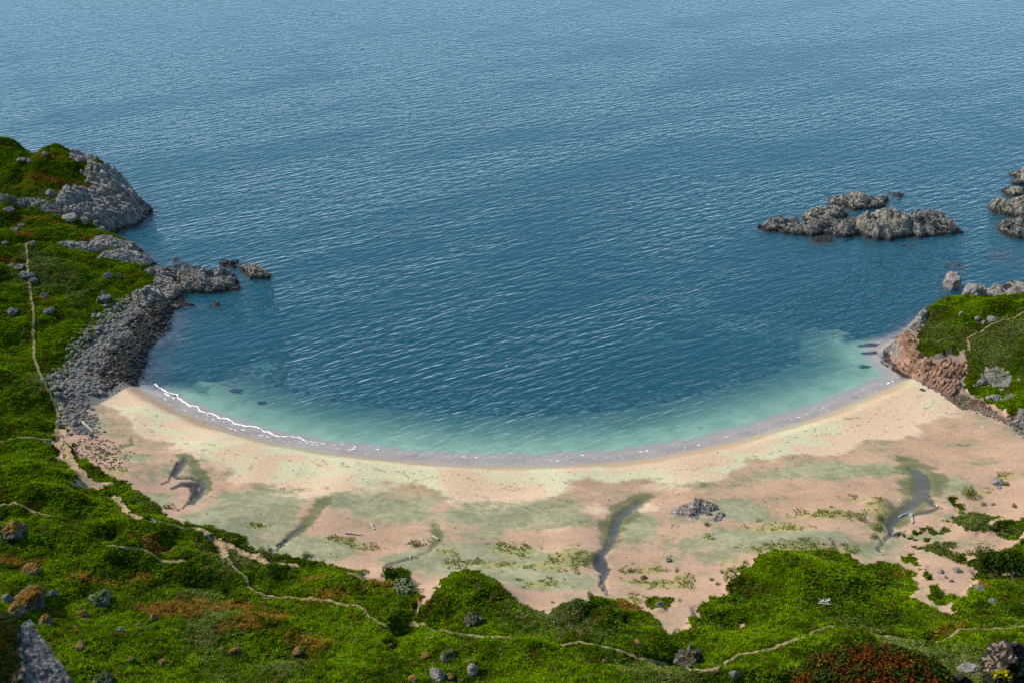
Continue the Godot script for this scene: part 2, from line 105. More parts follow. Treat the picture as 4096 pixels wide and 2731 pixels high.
const ROCKS := [
	[[-230, 527, -223, 534, -215, 541, -208, 542, -202, 535, -198, 525, -199, 516, -207, 512, -217, 516, -224, 521], 8, "grey", false, 1.2, 2.6, 0.3, "rounded grey rock knob at the top of the left headland"],
	[[-236.2, 535.4, -259.1, 604.8, -249.3, 602.6, -225.5, 537.5, -231.2, 533.9], 3, "grey", false, 1.3, 2, 0.3, "flat grey rock shelf behind the knob on the left headland"],
	[[-233.2, 505.4, -229.4, 515.2, -221.7, 516.6, -208.3, 519.4, -201.1, 523.9, -197.1, 527.6, -192.2, 521.4, -193.5, 513.3, -193.8, 503.9, -202.3, 494.9, -206.2, 482.7, -213, 491.7, -218, 491.2, -225.2, 491.7, -230.8, 495.3], 5, "grey", false, 1.4, 2, 0.1, "large wedge of layered grey rock pointing into the sea from left headland"],
	[[-258.4, 495.8, -250, 497.8, -241.5, 500.2, -230.1, 496, -225, 490.3, -228.2, 486.8, -242.8, 491.3, -255.4, 488.3], 2.4, "dark", false, 1.5, 1.6, 0.5, "long dark rock band across the grass of the left headland"],
	[[-216.3, 457.3, -208.4, 464.8, -202.7, 474.3, -195.1, 475, -189.2, 478, -183.1, 471, -184.8, 460.3, -195.7, 460, -201.3, 456.7, -210.2, 454.9], 3, "grey", false, 1.3, 1.7, 0.2, "dark layered rock just below the small cove on the left"],
	[[-195.1, 447, -194.7, 454.2, -185.1, 458.5, -179.2, 464.5, -170.9, 455.7, -175.6, 448, -183.4, 446.9], 2.2, "pale", false, 1.3, 1.5, 0.1, "pale cracked rock shelf between the cove and the rocky point"],
	[[-163.9, 459.6, -163.4, 462.2, -160.4, 460.6, -160, 457.6, -162.7, 457.1], 1.1, "pale", true, 1, 1.2, 0, "small pale rock awash behind the left rocky point"],
	[[-133.5, 414.4, -132.2, 415.6, -130.2, 415.1, -130.7, 413.4, -132.8, 413.4], 1.1, "islet", true, 1, 1, 0, "small lone rock in the water below the left rocky point"],
	[[209.7, 546.8, 213.7, 547.1, 216.5, 543.5, 214.3, 540.3, 210.6, 541], 1.3, "islet", true, 1.3, 1.2, 0, "small low rock in the sea just right behind the large islet"],
	[[151.8, 485, 155.9, 487.5, 162.2, 486.8, 160.2, 481.4, 155.3, 478, 151.8, 480.2], 1.2, "pale", true, 1.3, 1.2, 0, "pale yellowish rock awash in front of the large islet"],
	[[195.9, 479, 198.2, 479.7, 201.2, 478, 199.2, 477.1], 0.9, "pale", true, 1.3, 1.2, 0, "tiny pale rock awash in front of the islet's right half"],
	[[210.6, 458.9, 212.7, 455.4, 217.1, 453.7, 216.7, 452.6, 211, 453.7], 0.6, "dark", true, 1, 1, 0, "low dark reef barely breaking the water above the pointed sea stack"],
	[[214.8, 425.6, 222.5, 430.8, 227.1, 431.7, 226.8, 426.4, 223.1, 422.1, 216.3, 417.9, 214.4, 421.3], 3.6, "pale", true, 0.7, 1.8, 0.1, "pale granite ledge beside the boulder behind the right headland"],
	[[228.3, 434, 238.1, 438, 243.8, 439, 229.3, 409.1, 223.5, 412.5, 219.6, 413.4, 227.7, 428.2], 3.2, "pale", false, 0.7, 1.8, 0.15, "pinkish granite ledge running to the right edge behind the headland"],
	[[176.7, 338.4, 181, 342.8, 183.2, 347, 187.6, 346.8, 190.7, 342.6, 189.2, 337.6, 186.8, 334.4, 183.8, 335.4, 180.8, 338.4], 1.9, "grey", false, 1, 1.5, 0.5, "broken grey rock outcrop in the grass of the right headland"],
	[[177.7, 330, 180.6, 330.1, 185.6, 328.4, 185.6, 325.2, 181.7, 326.3, 178.9, 328.1], 1.3, "grey", false, 1, 1.3, 0.6, "low grey outcrop below the broken outcrop on the right headland"],
	[[178.5, 311, 181.9, 315.8, 186.3, 318.9, 189.9, 318.4, 184.8, 305.2, 179.8, 302.5, 178.6, 306], 3, "grey", false, 1, 1.7, 0.2, "large grey rock at the right edge where grass meets the sand"],
	[[51, 264.1, 53.2, 266.6, 56, 267.2, 59.7, 267.1, 62.6, 265.1, 62.3, 262.1, 59.8, 261.7, 57.2, 260.8, 54.4, 260.7, 51.8, 261.4], 2.3, "pale", false, 1.1, 1.4, 0, "largest grey rock of the group standing on the open sand"],
	[[58.7, 268.2, 59.9, 269.8, 61.9, 269.6, 63.8, 267.7, 65.7, 266.4, 65.6, 264.6, 63, 264.1, 60.9, 267], 2.5, "grey", false, 0.8, 1.3, 0.1, "darker rock at the back right of the group on the sand"],
	[[56.8, 260.4, 58.5, 261.1, 60.2, 261.4, 60.5, 259.4, 58.7, 258.3, 56.8, 258.5], 1, "grey", false, 1.3, 0.9, 0, "flat slab in front of the rock group on the sand"],
	[[62.9, 259, 65.1, 262.1, 67.7, 262.6, 68.1, 261.6, 66.2, 260.2, 66.3, 257.7, 64.4, 257.9], 1, "grey", false, 0.6, 0.9, 0, "low jagged rock to the right of the rock group on the sand"],
	[[50.6, 257.9, 51.8, 258.2, 52.8, 256.5, 51.8, 255.5, 50.5, 255.8], 0.8, "pale", false, 0.6, 0.9, 0, "small pale rock left below the rock group on the sand"],
	[[-71.3, 245.5, -70.8, 247.8, -69.5, 249.7, -67.9, 250, -68.5, 248.4, -69.9, 245.3], 0.8, "wet", false, 0.6, 0.8, 0, "small black rock at the end of the leftmost sandy channel"],
]
const ROCK_GROUPS := [
	["rocky_point", "layered grey rocky point jutting into the bay from the left shore", "rock", [
		[[-170.9, 450.3, -160.7, 449.1, -154.6, 438.8, -149, 423.6, -149.5, 419.4, -157.8, 413.5, -159.7, 405.9, -166, 408.3, -168.7, 414.1, -161.9, 423.8, -166.2, 439.3, -172.5, 440.4], 3.4, "grey", false, 1.3, 1.7, 0.2],
		[[-158.8, 442.9, -147.6, 446.6, -131.8, 444.8, -125.2, 431.1, -126.1, 427.6, -142.8, 425.8, -150.2, 425.8, -154.8, 435.6], 6, "grey", true, 1.3, 1.6, 0.1],
		[[-166.2, 415.9, -157.2, 417.7, -148, 418.6, -142.5, 413.3, -145.9, 409.8, -159.1, 409, -165.8, 410.7], 2.2, "dark", true, 1.2, 1.5, 0],
		[[-163.9, 451.9, -159.4, 456.1, -155.1, 454.7, -149.2, 453.3, -149.2, 451, -156.8, 450.1], 1.8, "dark", true, 1.2, 1.3, 0],
	], "rock_mass"],
	["skerry", "blocky dark rock and islet off the tip of the left rocky point", "rock", [
		[[-140.8, 456.1, -139.6, 458.6, -132.3, 458.6, -130.4, 454.5, -133.2, 451.3, -139.1, 452.9], 3.4, "dark", true, 1.3, 1.6, 0],
		[[-129.5, 449.9, -124.2, 452.6, -118.9, 450.8, -113.9, 444.5, -114.2, 440.1, -121.8, 440.1, -125.4, 444.5], 4, "islet", true, 0.9, 1.5, 0.1],
	], "rock_mass"],
	["rocky_islet", "large jagged dark islet standing alone in the sea on the right", "islet", [
		[[174.2, 538.6, 181.8, 541, 193.9, 538, 206.3, 536.8, 201.5, 531, 200.9, 526.5, 183.3, 521.5, 180.5, 525.4, 172.2, 527.1], 5.5, "islet", true, 1.2, 1.7, 0.1],
		[[154.8, 515.3, 161.7, 521, 170.1, 522.8, 178.5, 518.7, 176.4, 513, 164.4, 506.3, 152, 505.2], 4.5, "islet", true, 1.2, 1.6, 0],
		[[127.5, 499.2, 132.9, 505, 139.4, 507.3, 148.6, 507.9, 149.7, 501.5, 152.4, 492.5, 147.1, 489.7, 137.6, 492.5, 131.4, 494.2], 4, "dark", true, 1.2, 1.6, 0],
		[[149.6, 501.5, 163, 507.2, 178.9, 507.8, 178, 492.6, 172.3, 486.7, 169.2, 486.2, 159.1, 491, 152.6, 488.3, 146.2, 491.5], 5, "dark", true, 1.2, 1.7, 0],
		[[177.1, 503.6, 186.5, 513.8, 198.7, 513.8, 205.3, 509.2, 207.2, 499.2, 202.8, 488.5, 190.1, 483.3, 183.3, 484.4, 176.7, 490.6], 8.5, "islet", true, 1.2, 1.8, 0.1],
		[[205.8, 508.2, 214.5, 514.7, 222.4, 514.7, 226.5, 508.2, 228.9, 499.2, 229.7, 492.6, 221.8, 490.4, 205.7, 486.2, 202.3, 490.4], 7, "dark", true, 1, 1.7, 0],
	], "rock_mass"],
	["skerry", "jagged rocky skerry cut by the right edge of the picture", "rock", [
		[[256.9, 526.5, 261.4, 530.5, 271.5, 532.2, 282, 533.3, 274.4, 513.4, 268.1, 511.3, 261.7, 515.6, 257.3, 518.8], 7, "islet", true, 1.1, 1.7, 0.1],
		[[252, 501.8, 257.2, 506.2, 264.7, 505.1, 270.6, 506.2, 262.2, 484.7, 255.8, 486.3, 251.2, 489.9, 250.8, 495.3], 5.5, "dark", true, 1.1, 1.7, 0],
		[[273, 549.4, 275.9, 551.1, 286, 551.7, 291.9, 552.3, 288.1, 542, 273.3, 542], 3.5, "islet", true, 1.1, 1.5, 0],
		[[288.4, 575.1, 293.7, 578.1, 297.8, 579.6, 303.7, 579.6, 294.8, 557.6, 282.2, 559, 291.2, 566.9], 3.5, "islet", true, 1.1, 1.6, 0],
	], "rock_mass"],
	["granite_cliff", "pink granite cliff with dark clefts at the right end of the beach", "cliff", [
		[[152.7, 369.7, 153.8, 373.3, 156.1, 373.6, 157, 371.5, 157.3, 365, 155.9, 364.9, 154, 367.7], 2.6, "grey", false, 0.6, 1.6, 0.2],
		[[169.9, 388.3, 174.4, 393.1, 173.9, 388.3, 171.4, 381.9, 165.5, 373, 165.4, 374.6, 164.7, 384.3, 166.2, 387.8], 2.4, "grey", false, 0.5, 1.7, 0.4],
		[[158, 372.9, 163.3, 381.2, 164.2, 373.7, 164.2, 370.7, 163.2, 365.1, 161.4, 360.8, 162.5, 358.3, 160.8, 357.6, 158, 361.3, 157, 364.7, 157.3, 372.2], 3.6, "pink", false, 0.5, 1.6, 0.15],
		[[149.8, 364.9, 153.4, 366.3, 156.4, 363.4, 157.7, 358.3, 160.8, 350.4, 159.4, 347.2, 157.6, 351.2, 155.2, 354.4, 152.6, 357.5], 3, "pink", false, 0.55, 2.6, 0.1],
		[[156.7, 362.7, 157.7, 360.5, 160.5, 356.9, 165.2, 354.6, 165.1, 350.8, 163.2, 350.7, 160.6, 350.4, 158.8, 355.9], 3.4, "pink", false, 0.6, 2, 0.1],
		[[160.3, 349.2, 162.8, 349.7, 162.7, 346.8, 161.5, 340.5, 158.8, 342.6, 157.4, 346.5], 1.8, "pink", false, 0.4, 1.4, 0.1],
		[[164.5, 349.9, 169.1, 353.7, 172, 355.9, 175.9, 355, 177, 350, 175.2, 345, 172.4, 343.8, 166.9, 345.8, 163.3, 346.8], 4.2, "pink", false, 2.4, 1.8, 0.15],
		[[162.5, 344.9, 166.1, 343.9, 171.6, 342, 171.6, 338, 169.5, 335, 166.5, 332.6, 162.6, 337.4, 161.6, 339.4], 3, "pink", false, 2.4, 1.6, 0.05],
		[[162.3, 336.6, 166.2, 332, 169.9, 334.6, 172.7, 331.6, 175.9, 328.7, 178.2, 321, 174.6, 318.5, 172.8, 323.9, 166.3, 324.7, 164.5, 331], 1, "brown", false, 2.4, 1.2, 0.35],
	], "granite_slab"],
]
const BOULDERS := [
	[-143.9, 235.2, 7.3, 0.75, "mossy", "large orange-topped boulder at the left edge on the green slope", ""],
	[-132.7, 219.9, 5.3, 0.75, "mossy", "rounded ochre-topped boulder below the dark gully at far left", ""],
	[-128.2, 206.8, 9.7, 0.55, "heathy", "very large boulder covered with brown heath at the lower left", ""],
	[-128.4, 200.2, 5, 0.7, "mossy", "pale orange-topped boulder touching the near rock slab's upper end", ""],
	[-132.8, 205, 3, 0.9, "dark", "bare dark boulder left of the large brown boulder", ""],
	[-120.7, 198.9, 3.6, 1, "mossy", "pale lichen-covered boulder just right of the near rock slab", ""],
	[-124.4, 211.7, 2.8, 1, "dark", "black boulder right of the large brown boulder", ""],
	[-112.6, 213.4, 6.2, 0.7, "greened", "green-crowned boulder with pale left face on lower left slope", ""],
	[-114.1, 205, 2.8, 0.8, "mossy", "small rust-capped boulder below the green-crowned boulder", ""],
	[-113.6, 199.6, 1.6, 0.8, "mossy", "small rust-capped stone scattered on lower left slope, third from the top", "stones on the lower left slope"],
	[-99.9, 195, 1.9, 0.9, "grey", "small pale grey boulder on lower left slope", ""],
	[-106.3, 186.7, 3, 0.7, "mossy", "low boulder with rust-coloured cap right of near rock slab", ""],
	[-93.4, 183.7, 1.9, 0.8, "mossy", "small rust-capped stone scattered on lower left slope, fourth from the top", "stones on the lower left slope"],
	[-97.5, 176, 5.6, 0.7, "greened", "wide flat-topped boulder at the bottom edge, lower left", ""],
	[-95.6, 205.6, 2.6, 0.7, "mossy", "small rust-capped stone scattered on lower left slope, first from the top", "stones on the lower left slope"],
	[-98.9, 203.7, 1.8, 0.7, "mossy", "small rust-capped stone scattered on lower left slope, second from the top", "stones on the lower left slope"],
	[-69.8, 189.9, 2.9, 0.9, "mossy", "boulder with bare grey left face on the lower slope", ""],
	[-73.5, 191.4, 1.8, 0.8, "mossy", "small lichen-topped stone on the lower middle slope, third from the top", "stones on the lower middle slope"],
	[-86.1, 184.4, 1.9, 0.9, "mossy", "small rust-capped stone scattered on lower left slope, fifth from the top", "stones on the lower left slope"],
	[-54.6, 192.4, 3.3, 0.6, "mossy", "low boulder with orange top left of the gully", ""],
	[-31.2, 194.6, 1.6, 1.6, "mossy", "small lichen-topped stone on the lower middle slope, fourth from the top", "stones on the lower middle slope"],
	[-31.2, 204, 1.9, 0.7, "mossy", "small lichen-topped stone on the lower middle slope, first from the top", "stones on the lower middle slope"],
	[-10.7, 204.2, 5.1, 0.7, "craggy", "boulder with pale left face in a hollow of the central knoll", ""],
	[-15.6, 187.2, 4.3, 0.8, "greened", "mossy boulder above the pair of dark boulders, bottom centre", ""],
	[-21.7, 188.2, 2.6, 0.7, "mossy", "small lichen-topped stone on the lower middle slope, fifth from the top", "stones on the lower middle slope"],
	[-18, 179.1, 4.2, 0.75, "grey", "dark grey boulder at the bottom edge, left of the pair", ""],
	[-14.8, 179.2, 2.5, 0.8, "mossy", "small lichen-topped stone on the lower middle slope, seventh from the top", "stones on the lower middle slope"],
	[-9.4, 180.7, 3, 0.9, "grey", "pale grey pointed boulder at the bottom edge, bottom centre", ""],
	[-23.6, 177.3, 2.5, 0.7, "mossy", "small lichen-topped stone on the lower middle slope, eighth from the top", "stones on the lower middle slope"],
	[44.9, 190.7, 6.9, 0.75, "craggy", "large dark craggy boulder beside the path, bottom right of centre", ""],
	[32.1, 192.7, 2.2, 0.9, "mossy", "small lichen-topped stone on the lower middle slope, second from the top", "stones on the lower middle slope"],
	[52.3, 175.1, 2.5, 0.8, "dark", "dark boulder at the bottom edge below the winding path", ""],
	[40.7, 214.8, 3.1, 0.7, "dark", "dark boulder on a grass ring where sand runs into the turf", ""],
	[46.8, 239.1, 2, 0.7, "dark", "small dark boulder alone on the sand right of the middle stream", ""],
	[38.3, 230.7, 2, 0.6, "brown", "small brown boulder on the sand below the middle stream", ""],
	[23.1, 186.8, 1.5, 0.7, "mossy", "small lichen-topped stone on the lower middle slope, sixth from the top", "stones on the lower middle slope"],
	[159.7, 275.6, 4.6, 0.4, "grey", "long flat grey boulder on the sand at the right", ""],
	[159, 273.1, 2, 0.3, "pale", "small flat pale stone in front of the long flat grey boulder", ""],
	[124.1, 229.9, 2, 0.7, "pale", "pinkish boulder in the bare yellow sand patch", ""],
	[129.1, 230.5, 2.5, 0.6, "grey", "pale grey boulder at the top right of the yellow sand patch", ""],
	[124.5, 227, 1.1, 0.8, "dark", "small dark stone in or beside the yellow sand patch, first from the top", "stones by the yellow sand patch"],
	[125.2, 225.1, 1.2, 0.9, "dark", "small dark stone in or beside the yellow sand patch, second from the top", "stones by the yellow sand patch"],
	[130.4, 218.8, 3.2, 0.5, "dark", "small dark stone in or beside the yellow sand patch, third from the top", "stones by the yellow sand patch"],
	[131.7, 213.1, 2.9, 0.4, "dark", "small dark stone in or beside the yellow sand patch, fourth from the top", "stones by the yellow sand patch"],
	[144.1, 264.5, 1.3, 0.6, "pale", "small pale stone on the sand at the right, first from the top", "stones on the right sand"],
	[153.4, 264.5, 1.5, 0.6, "pale", "small pale stone on the sand at the right, second from the top", "stones on the right sand"],
	[137.5, 257.3, 1.8, 0.6, "pale", "small pale stone on the sand at the right, third from the top", "stones on the right sand"],
	[202.5, 432, 7.4, 1.5, "pale", "pointed pale sea stack standing in the water off right headland", ""],
	[207, 417, 10.5, 0.85, "pale", "huge pale pink-flanked boulder behind the right headland", ""],
	[-157.8, 333.1, 3, 0.9, "grey", "left half of the split grey boulder at the sand's edge", ""],
	[-155.2, 334.3, 3, 0.8, "grey", "right half of the split grey boulder at the sand's edge", ""],
	[-257.1, 531.5, 3.7, 0.6, "grey", "grey boulder in the grass on top of left headland, third from the top", "boulders on the left headland"],
	[-247.9, 532.6, 3.2, 0.7, "grey", "grey boulder in the grass on top of left headland, second from the top", "boulders on the left headland"],
	[-260.4, 530.3, 4.6, 0.5, "grey", "grey boulder in the grass on top of left headland, fourth from the top", "boulders on the left headland"],
	[-260.2, 542.8, 2.4, 0.6, "grey", "grey boulder in the grass on top of left headland, first from the top", "boulders on the left headland"],
	[-238.3, 508.2, 5, 0.8, "grey", "square grey boulder above the dark band on left headland", ""],
	[-221.7, 486.4, 7.4, 0.5, "pale", "long pale boulder above the small cove", ""],
	[-215.1, 488.4, 4.8, 0.8, "pale", "pale boulder at the head of the small cove", ""],
	[-248.5, 481.5, 5.6, 0.6, "flat", "flat grey boulder in the grass of the left shore, first from the top", "boulders on the left shore"],
	[-239.3, 463.8, 4.6, 0.5, "flat", "flat grey boulder in the grass of the left shore, third from the top", "boulders on the left shore"],
	[-238.4, 469.6, 3.4, 0.5, "flat", "flat grey boulder in the grass of the left shore, second from the top", "boulders on the left shore"],
	[-227.2, 428.4, 4.3, 0.5, "flat", "flat grey boulder in the grass of the left shore, sixth from the top", "boulders on the left shore"],
	[-221.8, 425.1, 4.7, 0.4, "flat", "flat grey boulder in the grass of the left shore, seventh from the top", "boulders on the left shore"],
	[-215, 418.2, 5, 0.5, "flat", "flat grey boulder in the grass of the left shore, ninth from the top", "boulders on the left shore"],
	[-212.4, 416.4, 4.6, 0.4, "flat", "flat grey boulder in the grass of the left shore, twelfth from the top", "boulders on the left shore"],
	[-217.8, 420.2, 3.5, 0.4, "flat", "flat grey boulder in the grass of the left shore, eighth from the top", "boulders on the left shore"],
	[-226.7, 451.9, 3.7, 0.5, "flat", "flat grey boulder in the grass of the left shore, fifth from the top", "boulders on the left shore"],
	[-237.6, 448.2, 3.3, 0.5, "flat", "flat grey boulder in the grass of the left shore, fourth from the top", "boulders on the left shore"],
	[-203, 404.3, 3.4, 0.9, "flat", "flat grey boulder in the grass of the left shore, fifteenth from the top", "boulders on the left shore"],
	[-183.8, 427.3, 4.7, 0.6, "flat", "flat grey boulder in the grass of the left shore, tenth from the top", "boulders on the left shore"],
	[-178.7, 427.9, 2, 1.6, "flat", "flat grey boulder in the grass of the left shore, eleventh from the top", "boulders on the left shore"],
	[-181.7, 414.5, 2.3, 0.7, "flat", "flat grey boulder in the grass of the left shore, thirteenth from the top", "boulders on the left shore"],
	[-207.9, 384.3, 4.7, 0.6, "flat", "flat grey boulder in the grass of the left shore, eighteenth from the top", "boulders on the left shore"],
	[-202.9, 404.6, 3.4, 0.8, "flat", "flat grey boulder in the grass of the left shore, fourteenth from the top", "boulders on the left shore"],
	[-196.1, 391.3, 5.2, 0.5, "flat", "flat grey boulder in the grass of the left shore, seventeenth from the top", "boulders on the left shore"],
	[-178.9, 406.9, 6.1, 0.5, "flat", "flat grey boulder in the grass of the left shore, sixteenth from the top", "boulders on the left shore"],
	[189.9, 375.7, 2.5, 0.8, "grey", "grey boulder in the grass on top of right headland, second from the top", "boulders on the right headland"],
	[194.8, 373.3, 4.2, 0.6, "grey", "grey boulder in the grass on top of right headland, third from the top", "boulders on the right headland"],
	[191.2, 372.2, 1.8, 1, "grey", "grey boulder in the grass on top of right headland, fourth from the top", "boulders on the right headland"],
	[171.1, 363.7, 1, 1, "grey", "grey boulder in the grass on top of right headland, fifth from the top", "boulders on the right headland"],
	[184.3, 379, 1.8, 0.8, "grey", "grey boulder in the grass on top of right headland, first from the top", "boulders on the right headland"],
	[184.1, 332.1, 2.3, 0.5, "grey", "grey stone low on the right headland's slope, third from the top", "stones on the right headland slope"],
	[178.3, 329.2, 2.6, 0.5, "grey", "grey stone low on the right headland's slope, fourth from the top", "stones on the right headland slope"],
	[191.3, 335.9, 1.6, 0.7, "grey", "grey stone low on the right headland's slope, first from the top", "stones on the right headland slope"],
	[166.9, 338.4, 2, 0.8, "grey", "grey stone low on the right headland's slope, second from the top", "stones on the right headland slope"],
	[156.9, 338.2, 2.3, 0.35, "greened", "flat weed-covered rock alone on the sand below the right cliff", ""],
]
const DRIFTWOOD := [
	[-154.9, 313, -149, 307.4, 0.42, "large white log lying across the grey stones at left end of beach"],
	[-44.4, 257.7, -43, 255.2, 0.32, "short upright-lying white log above the long one on the sand, left of centre"],
	[-51.6, 252.3, -46.9, 252.3, 0.28, "long thin white log lying level on the sand, left of centre"],
	[-24.4, 250.6, -22.6, 248.6, 0.36, "short thick white log on the pale sandy channel, centre left"],
	[-30.7, 240.6, -30.2, 238.8, 0.22, "tiny white log beside the small stream, centre left"],
	[122.6, 260.1, 126.4, 262.4, 0.24, "white log lying slantwise across the right stream"],
	[125.7, 259.3, 127, 261.4, 0.5, "short thick white stump in the right stream"],
	[125, 255.8, 126.8, 259.8, 0.3, "white log lying lengthwise on the sand right of the stream stump"],
	[117.7, 251.3, 121.6, 252.2, 0.26, "long white log at the lower end of the right stream"],
	[113.1, 248.6, 113.7, 247.3, 0.25, "small grey log left of the narrow right stream"],
	[168.6, 311.5, 169.1, 309.4, 0.2, "small white log on the sand below the right headland"],
	[125.5, 270, 126.1, 268.4, 0.2, "small pale log on the sand above the right stream"],
	[-15.8, 231.9, -15.5, 229.9, 0.2, "small pale stick at the top of the central knoll"],
]
const WRECK := [83.3, 211.9, 86.6, 211.2, 84.7, 212.8]
const BUSHES := [
	[-29.2, 220.2, 9.1, "grey", "broad silvery grey bush at the foot of the sandy bank", ""],
	[-34.1, 227.8, 6.9, "dark", "dark bush left above the silvery grey bush", ""],
	[-31.2, 224.7, 6.2, "dark", "dark bush touching the silvery grey bush", ""],
	[-29, 245.9, 4.2, "green", "lone green bush on the bare sand, centre left", ""],
	[-42.9, 225.8, 3.1, "green", "bush along the grass edge in the middle, third from the left", "bushes along the middle grass edge"],
	[-61.3, 235.8, 2.9, "dark", "dark bush on the left grassy slope, thirteenth from the left", "bushes on the left slope"],
	[-39.4, 224.9, 2.1, "green", "bush along the grass edge in the middle, fourth from the left", "bushes along the middle grass edge"],
	[-61, 240.3, 3.9, "green", "bush along the grass edge in the middle, second from the left", "bushes along the middle grass edge"],
	[64, 231, 2.9, "green", "small bush on the sand between the knolls, eleventh from the left", "bushes on the sand between the knolls"],
	[60.9, 230.7, 2.2, "green", "small bush on the sand between the knolls, ninth from the left", "bushes on the sand between the knolls"],
	[58.8, 224.5, 2.1, "green", "small bush on the sand between the knolls, eighth from the left", "bushes on the sand between the knolls"],
	[61.7, 227.1, 1.5, "green", "small bush on the sand between the knolls, tenth from the left", "bushes on the sand between the knolls"],
	[68.1, 234.3, 2.2, "green", "small bush on the sand between the knolls, thirteenth from the left", "bushes on the sand between the knolls"],
	[57.3, 227.5, 2.2, "green", "small bush on the sand between the knolls, seventh from the left", "bushes on the sand between the knolls"],
	[43.1, 198.3, 4, "green", "small bush on the sand between the knolls, third from the left", "bushes on the sand between the knolls"],
	[46.4, 199, 3.8, "green", "small bush on the sand between the knolls, fifth from the left", "bushes on the sand between the knolls"],
	[61.3, 256.4, 2.9, "green", "small bush on the sand between the knolls, sixth from the left", "bushes on the sand between the knolls"],
	[48.5, 233.8, 1.9, "green", "small bush on the sand between the knolls, second from the left", "bushes on the sand between the knolls"],
	[11.3, 215.4, 1.6, "green", "bush along the grass edge in the middle, seventh from the left", "bushes along the middle grass edge"],
	[22.1, 221.9, 1.8, "green", "bush along the grass edge in the middle, eighth from the left", "bushes along the middle grass edge"],
	[46.8, 217.7, 1.4, "green", "small bush on the sand between the knolls, fourth from the left", "bushes on the sand between the knolls"],
	[62.4, 223.4, 7.8, "green", "small bush on the sand between the knolls, twelfth from the left", "bushes on the sand between the knolls"],
	[35.1, 233.9, 2.9, "green", "small bush on the sand between the knolls, first from the left", "bushes on the sand between the knolls"],
	[127.6, 212.4, 3.9, "dark", "dark bush on the grassy right-hand bank, second from the left", "bushes on the right bank"],
	[118.1, 218.3, 4.5, "dark", "dark bush on the grassy right-hand bank, first from the left", "bushes on the right bank"],
	[138.9, 233, 9.5, "dark", "dark bush on the grassy right-hand bank, third from the left", "bushes on the right bank"],
	[142.3, 231.6, 11.1, "dark", "dark bush on the grassy right-hand bank, fourth from the left", "bushes on the right bank"],
	[135.5, 237.7, 3.5, "yellow", "yellow-green bush on the sand along the right stream, ninth from the left", "bushes by the right stream"],
	[131.1, 237, 5.1, "yellow", "yellow-green bush on the sand along the right stream, seventh from the left", "bushes by the right stream"],
	[115.3, 258.2, 3.4, "yellow", "yellow-green bush on the sand along the right stream, fourth from the left", "bushes by the right stream"],
	[113.2, 253, 5.1, "yellow", "yellow-green bush on the sand along the right stream, third from the left", "bushes by the right stream"],
	[110.7, 248.7, 3.4, "yellow", "yellow-green bush on the sand along the right stream, second from the left", "bushes by the right stream"],
	[109.6, 257.5, 3.8, "yellow", "yellow-green bush on the sand along the right stream, first from the left", "bushes by the right stream"],
	[159.3, 262.1, 2.2, "yellow", "yellow-green bush on the sand along the right stream, thirteenth from the left", "bushes by the right stream"],
	[150.3, 264.2, 2.4, "yellow", "yellow-green bush on the sand along the right stream, tenth from the left", "bushes by the right stream"],
	[161.9, 274.5, 2.1, "yellow", "yellow-green bush on the sand along the right stream, eleventh from the left", "bushes by the right stream"],
	[147.2, 269.4, 7, "yellow", "yellow-green bush on the sand along the right stream, eighth from the left", "bushes by the right stream"],
	[162.1, 274.5, 2.4, "yellow", "yellow-green bush on the sand along the right stream, twelfth from the left", "bushes by the right stream"],
	[159.2, 261.7, 2.4, "yellow", "yellow-green bush on the sand along the right stream, fourteenth from the left", "bushes by the right stream"],
	[137, 254.2, 1.8, "yellow", "yellow-green bush on the sand along the right stream, sixth from the left", "bushes by the right stream"],
	[135.5, 254.8, 2, "yellow", "yellow-green bush on the sand along the right stream, fifth from the left", "bushes by the right stream"],
	[-73.1, 242.9, 2.6, "dark", "dark bush on the left grassy slope, tenth from the left", "bushes on the left slope"],
	[-74.7, 241.3, 4.2, "dark", "dark bush on the left grassy slope, ninth from the left", "bushes on the left slope"],
	[-61, 235.9, 2.6, "green", "bush along the grass edge in the middle, first from the left", "bushes along the middle grass edge"],
	[-108.9, 262.1, 4.1, "dark", "dark bush on the left grassy slope, sixth from the left", "bushes on the left slope"],
	[-110.5, 258.3, 3.4, "dark", "dark bush on the left grassy slope, fifth from the left", "bushes on the left slope"],
	[-116.4, 223.9, 4.6, "dark", "dark bush on the left grassy slope, second from the left", "bushes on the left slope"],
	[-114.9, 229, 4, "dark", "dark bush on the left grassy slope, third from the left", "bushes on the left slope"],
	[-80.7, 221.3, 5.5, "dark", "dark bush on the left grassy slope, eighth from the left", "bushes on the left slope"],
	[-68.8, 227, 7.8, "dark", "dark bush on the left grassy slope, eleventh from the left", "bushes on the left slope"],
	[-68.4, 237.8, 4.9, "dark", "dark bush on the left grassy slope, twelfth from the left", "bushes on the left slope"],
	[-116.2, 193.2, 2.5, "dark", "dark bush on the left grassy slope, first from the left", "bushes on the left slope"],
	[-92.6, 198.4, 2.9, "dark", "dark bush on the left grassy slope, fourth from the left", "bushes on the left slope"],
	[-90, 240.1, 4.2, "dark", "dark bush on the left grassy slope, seventh from the left", "bushes on the left slope"],
	[-30, 213.4, 6, "green", "bush along the grass edge in the middle, sixth from the left", "bushes along the middle grass edge"],
	[-32.7, 208.2, 7.4, "green", "bush along the grass edge in the middle, fifth from the left", "bushes along the middle grass edge"],
	[94.5, 233, 4.8, "dark", "dark low bush on the big right-hand knoll, first from the left", "bushes on the big knoll"],
	[105.7, 219.5, 3, "dark", "dark low bush on the big right-hand knoll, second from the left", "bushes on the big knoll"],
]
const GULL := [-2.3, 360.3]
const NEAR_SLAB := [-44, 151.1, -68.8, -43.6, 150.7, -69.7, -35.6, 149.8, -61.1, -39.1, 153, -58.3]
